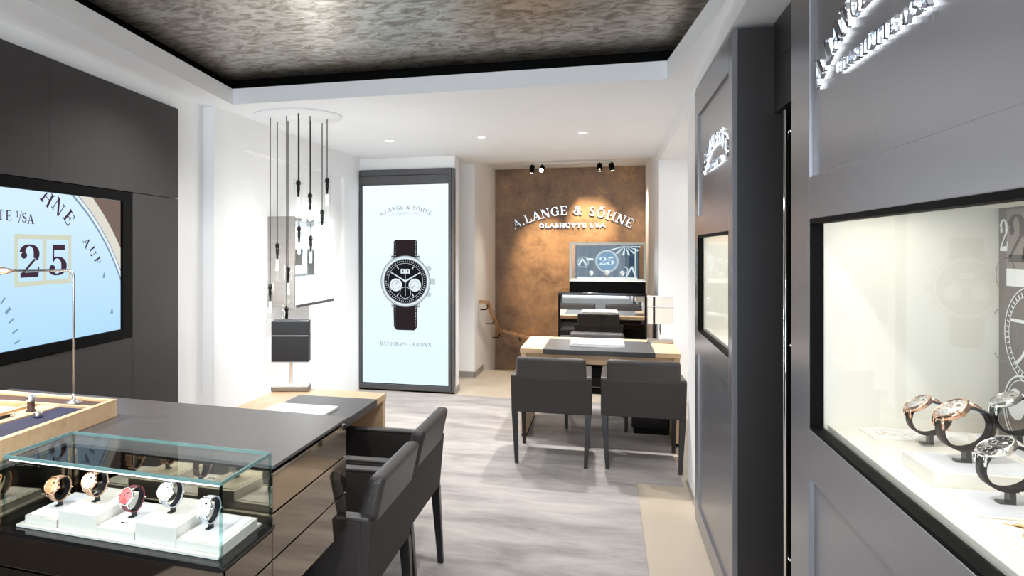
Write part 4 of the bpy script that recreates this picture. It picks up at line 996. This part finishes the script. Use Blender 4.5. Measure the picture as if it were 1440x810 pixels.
# recessed door between the showcases
struct('door_1', MB().box(.70, .74, 2.18, 3.12, 0, 2.10), 'black')
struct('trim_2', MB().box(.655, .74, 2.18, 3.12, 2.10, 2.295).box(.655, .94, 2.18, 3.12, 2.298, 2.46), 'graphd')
dh = thing('door_handle', 'long vertical chrome pull bar in the recess between the two graphite showcases', 'handle', (.66, 2.9, 1.2))
MB().cyl((.655, 2.93, .1), (.655, 2.93, 2.08), .010, n=14).build('bar', 'chrome', dh)
for z in (.4, 1.2, 2.0): MB().cyl((.655, 2.93, z), (.702, 2.93, z), .006, n=10).build('standoff', 'chrome', dh)

# contents of the near showcase
def disp(name, lb, x0, x1, y0, y1, z0, z1, m_='ivory', top=None, prints=None, cat='display board'):
    t = thing(name, lb, cat, ((x0 + x1) / 2, (y0 + y1) / 2, z0))
    MB().box(x0, x1, y0, y1, z0, z1).build('board', m_, t, bevel=.0012)
    e_ = .008
    sh = MB().box(x0 + e_, x1 - e_, y0 + e_, y1 - e_, z1, z1 + .0012).build('sheet', top or 'paper', t)
    for pol, mm in prints or []:
        MB().quads(pol, lambda u, v, tt: (u, v, z1 + .0012 + tt), 0, .0003).build('print', mm, sh)
    return t
M['pgold'] = mat('ochre_print', (.72, .5, .2), .6); M['pcyan'] = mat('cyan_print', (.05, .5, .66), .6); M['pgrey'] = mat('grey_print', (.5, .5, .5), .6); M['plgrey'] = mat('pale_grey_print', (.74, .75, .8), .6)
random.seed(3)
pr1 = [(ring2d(.012 * k, .012 * k + .0015, 20, .66, 1.92) , 'pgrey') for k in (1, 2, 3)] + [([line2d(.62 + .03 * i, 1.89 + .01 * (i % 3), .65 + .03 * i, 1.93 - .01 * (i % 2), .003) for i in range(7)], 'pgold')]
disp('display_board', 'printed board with grey and ochre drawing, farthest left on the near showcase deck', .60, .88, 1.868, 1.972, 1.12, 1.123, prints=pr1)
disp('display_block', 'raised ivory block with pale sheet in the middle of the near showcase deck', .587, .78, 1.52, 1.665, 1.12, 1.148, top='pad', cat='display block', prints=[([rnd(.61, .66, 1.55, 1.63), rnd(.67, .74, 1.56, 1.58)], 'plgrey')])
disp('display_block', 'raised ivory block at the back of the near showcase under the white-dialled watch', .785, .90, 1.55, 1.86, 1.12, 1.148, top='pad', cat='display block')
disp('display_board', 'pale grey printed board under the black-dialled watch in the near showcase', .592, .88, 1.365, 1.512, 1.12, 1.123, top='pad', prints=[([rnd(.62, .70, 1.39, 1.47), rnd(.71, .76, 1.38, 1.40)], 'plgrey')])
disp('display_board', 'printed board with ochre figures and a cyan disc in the near showcase', .592, .88, 1.20, 1.355, 1.12, 1.123, prints=[([flat_disc(.03, 30, .65, 1.27)], 'pcyan'), (ring2d(.033, .04, 30, .65, 1.27) + [line2d(.61, 1.335, .66, 1.30, .006), line2d(.63, 1.34, .70, 1.31, .004), flat_disc(.01, 12, .63, 1.325)], 'pgold'), (ring2d(.05, .052, 30, .68, 1.28), 'pgrey')])
gn = 'watches in the near right showcase'
make_watch('rose gold watch with brown strap, farthest left in the near showcase', (.70, 1.835, 1.124), R(-90), R(34), 1.55, 'strapbr', 'gold', 'dialw', gn, 'springdark')
make_watch('large rose gold chronograph with brown strap on the raised block of the near showcase', (.672, 1.602, 1.149), R(-86), R(34), 1.72, 'strapbr', 'gold', 'dialw', gn, 'springdark')
make_watch('silver watch with white dial and black strap at the back right of the near showcase', (.835, 1.77, 1.149), R(-92), R(30), 1.6, 'strapbk', 'wgold', 'dialw', gn, 'springdark')
make_watch('black-dialled watch with black strap in front at the right of the near showcase', (.668, 1.44, 1.124), R(-88), R(28), 1.62, 'strapbk', 'wgold', 'dialb', gn, 'springdark')
make_watch('watch at the near end of the far showcase window, barely showing at its edge', (.70, 3.40, 1.12), R(-90), R(34), 1.5, 'strapbr', 'gold', 'dialb', 'watch in the far showcase', 'springdark')
# printed back board of the near showcase
gb = thing('graphic_board', 'taupe back board printed with white numerals and dial drawings in the near showcase', 'board', (.9, 1.75, 1.4))
MB().box(.896, .909, 1.3, 1.975, 1.121, 1.66).build('board', 'gback', gb)
def GB(u, v, t): return (.896 - t, 1.975 - u, v)
def gl_(polys, m_, k): MB().quads(polys, GB, .0004 * k, .0004 * (k + 1)).build('print', m_, gb)
def gly(ch, u0, v0, w, h): return [[(u0 + u * w, v0 + v * h) for u, v in P] for P in G[ch][1]]
gl_(gly('2', .005, 1.555, .05, .075), 'gwhite', 2)
gl_([rnd(.035, .18, 1.50, 1.65)], 'gmid', 1); gl_(gly('2', .04, 1.53, .10, .11) + gly('5', .10, 1.52, .10, .11), 'gdark', 3)
gl_([rnd(.035, .18, 1.475, 1.515)], 'gwhite', 2)
gl_(ring2d(.105, .108, 60, .135, 1.37) + ring2d(.088, .090, 60, .135, 1.37) + [line2d(.135 + .091 * cos(a * pi / 24), 1.37 + .091 * sin(a * pi / 24), .135 + .1 * cos(a * pi / 24), 1.37 + .1 * sin(a * pi / 24), .003) for a in range(48)]
    + [rnd(.05, .2, 1.395, 1.402)] + ring2d(.08, .088, 30, .04, 1.38, -1.2, .2), 'gwhite', 3)
gl_(ring2d(.075, .079, 50, .10, 1.20) + ring2d(.066, .068, 50, .10, 1.20), 'gwhite', 2); gl_([flat_disc(.035, 30, .075, 1.21)], 'gwhite', 3)
gl_(ring2d(.06, .062, 40, .02, 1.36) + ring2d(.04, .042, 40, .03, 1.50), 'gmid', 1)
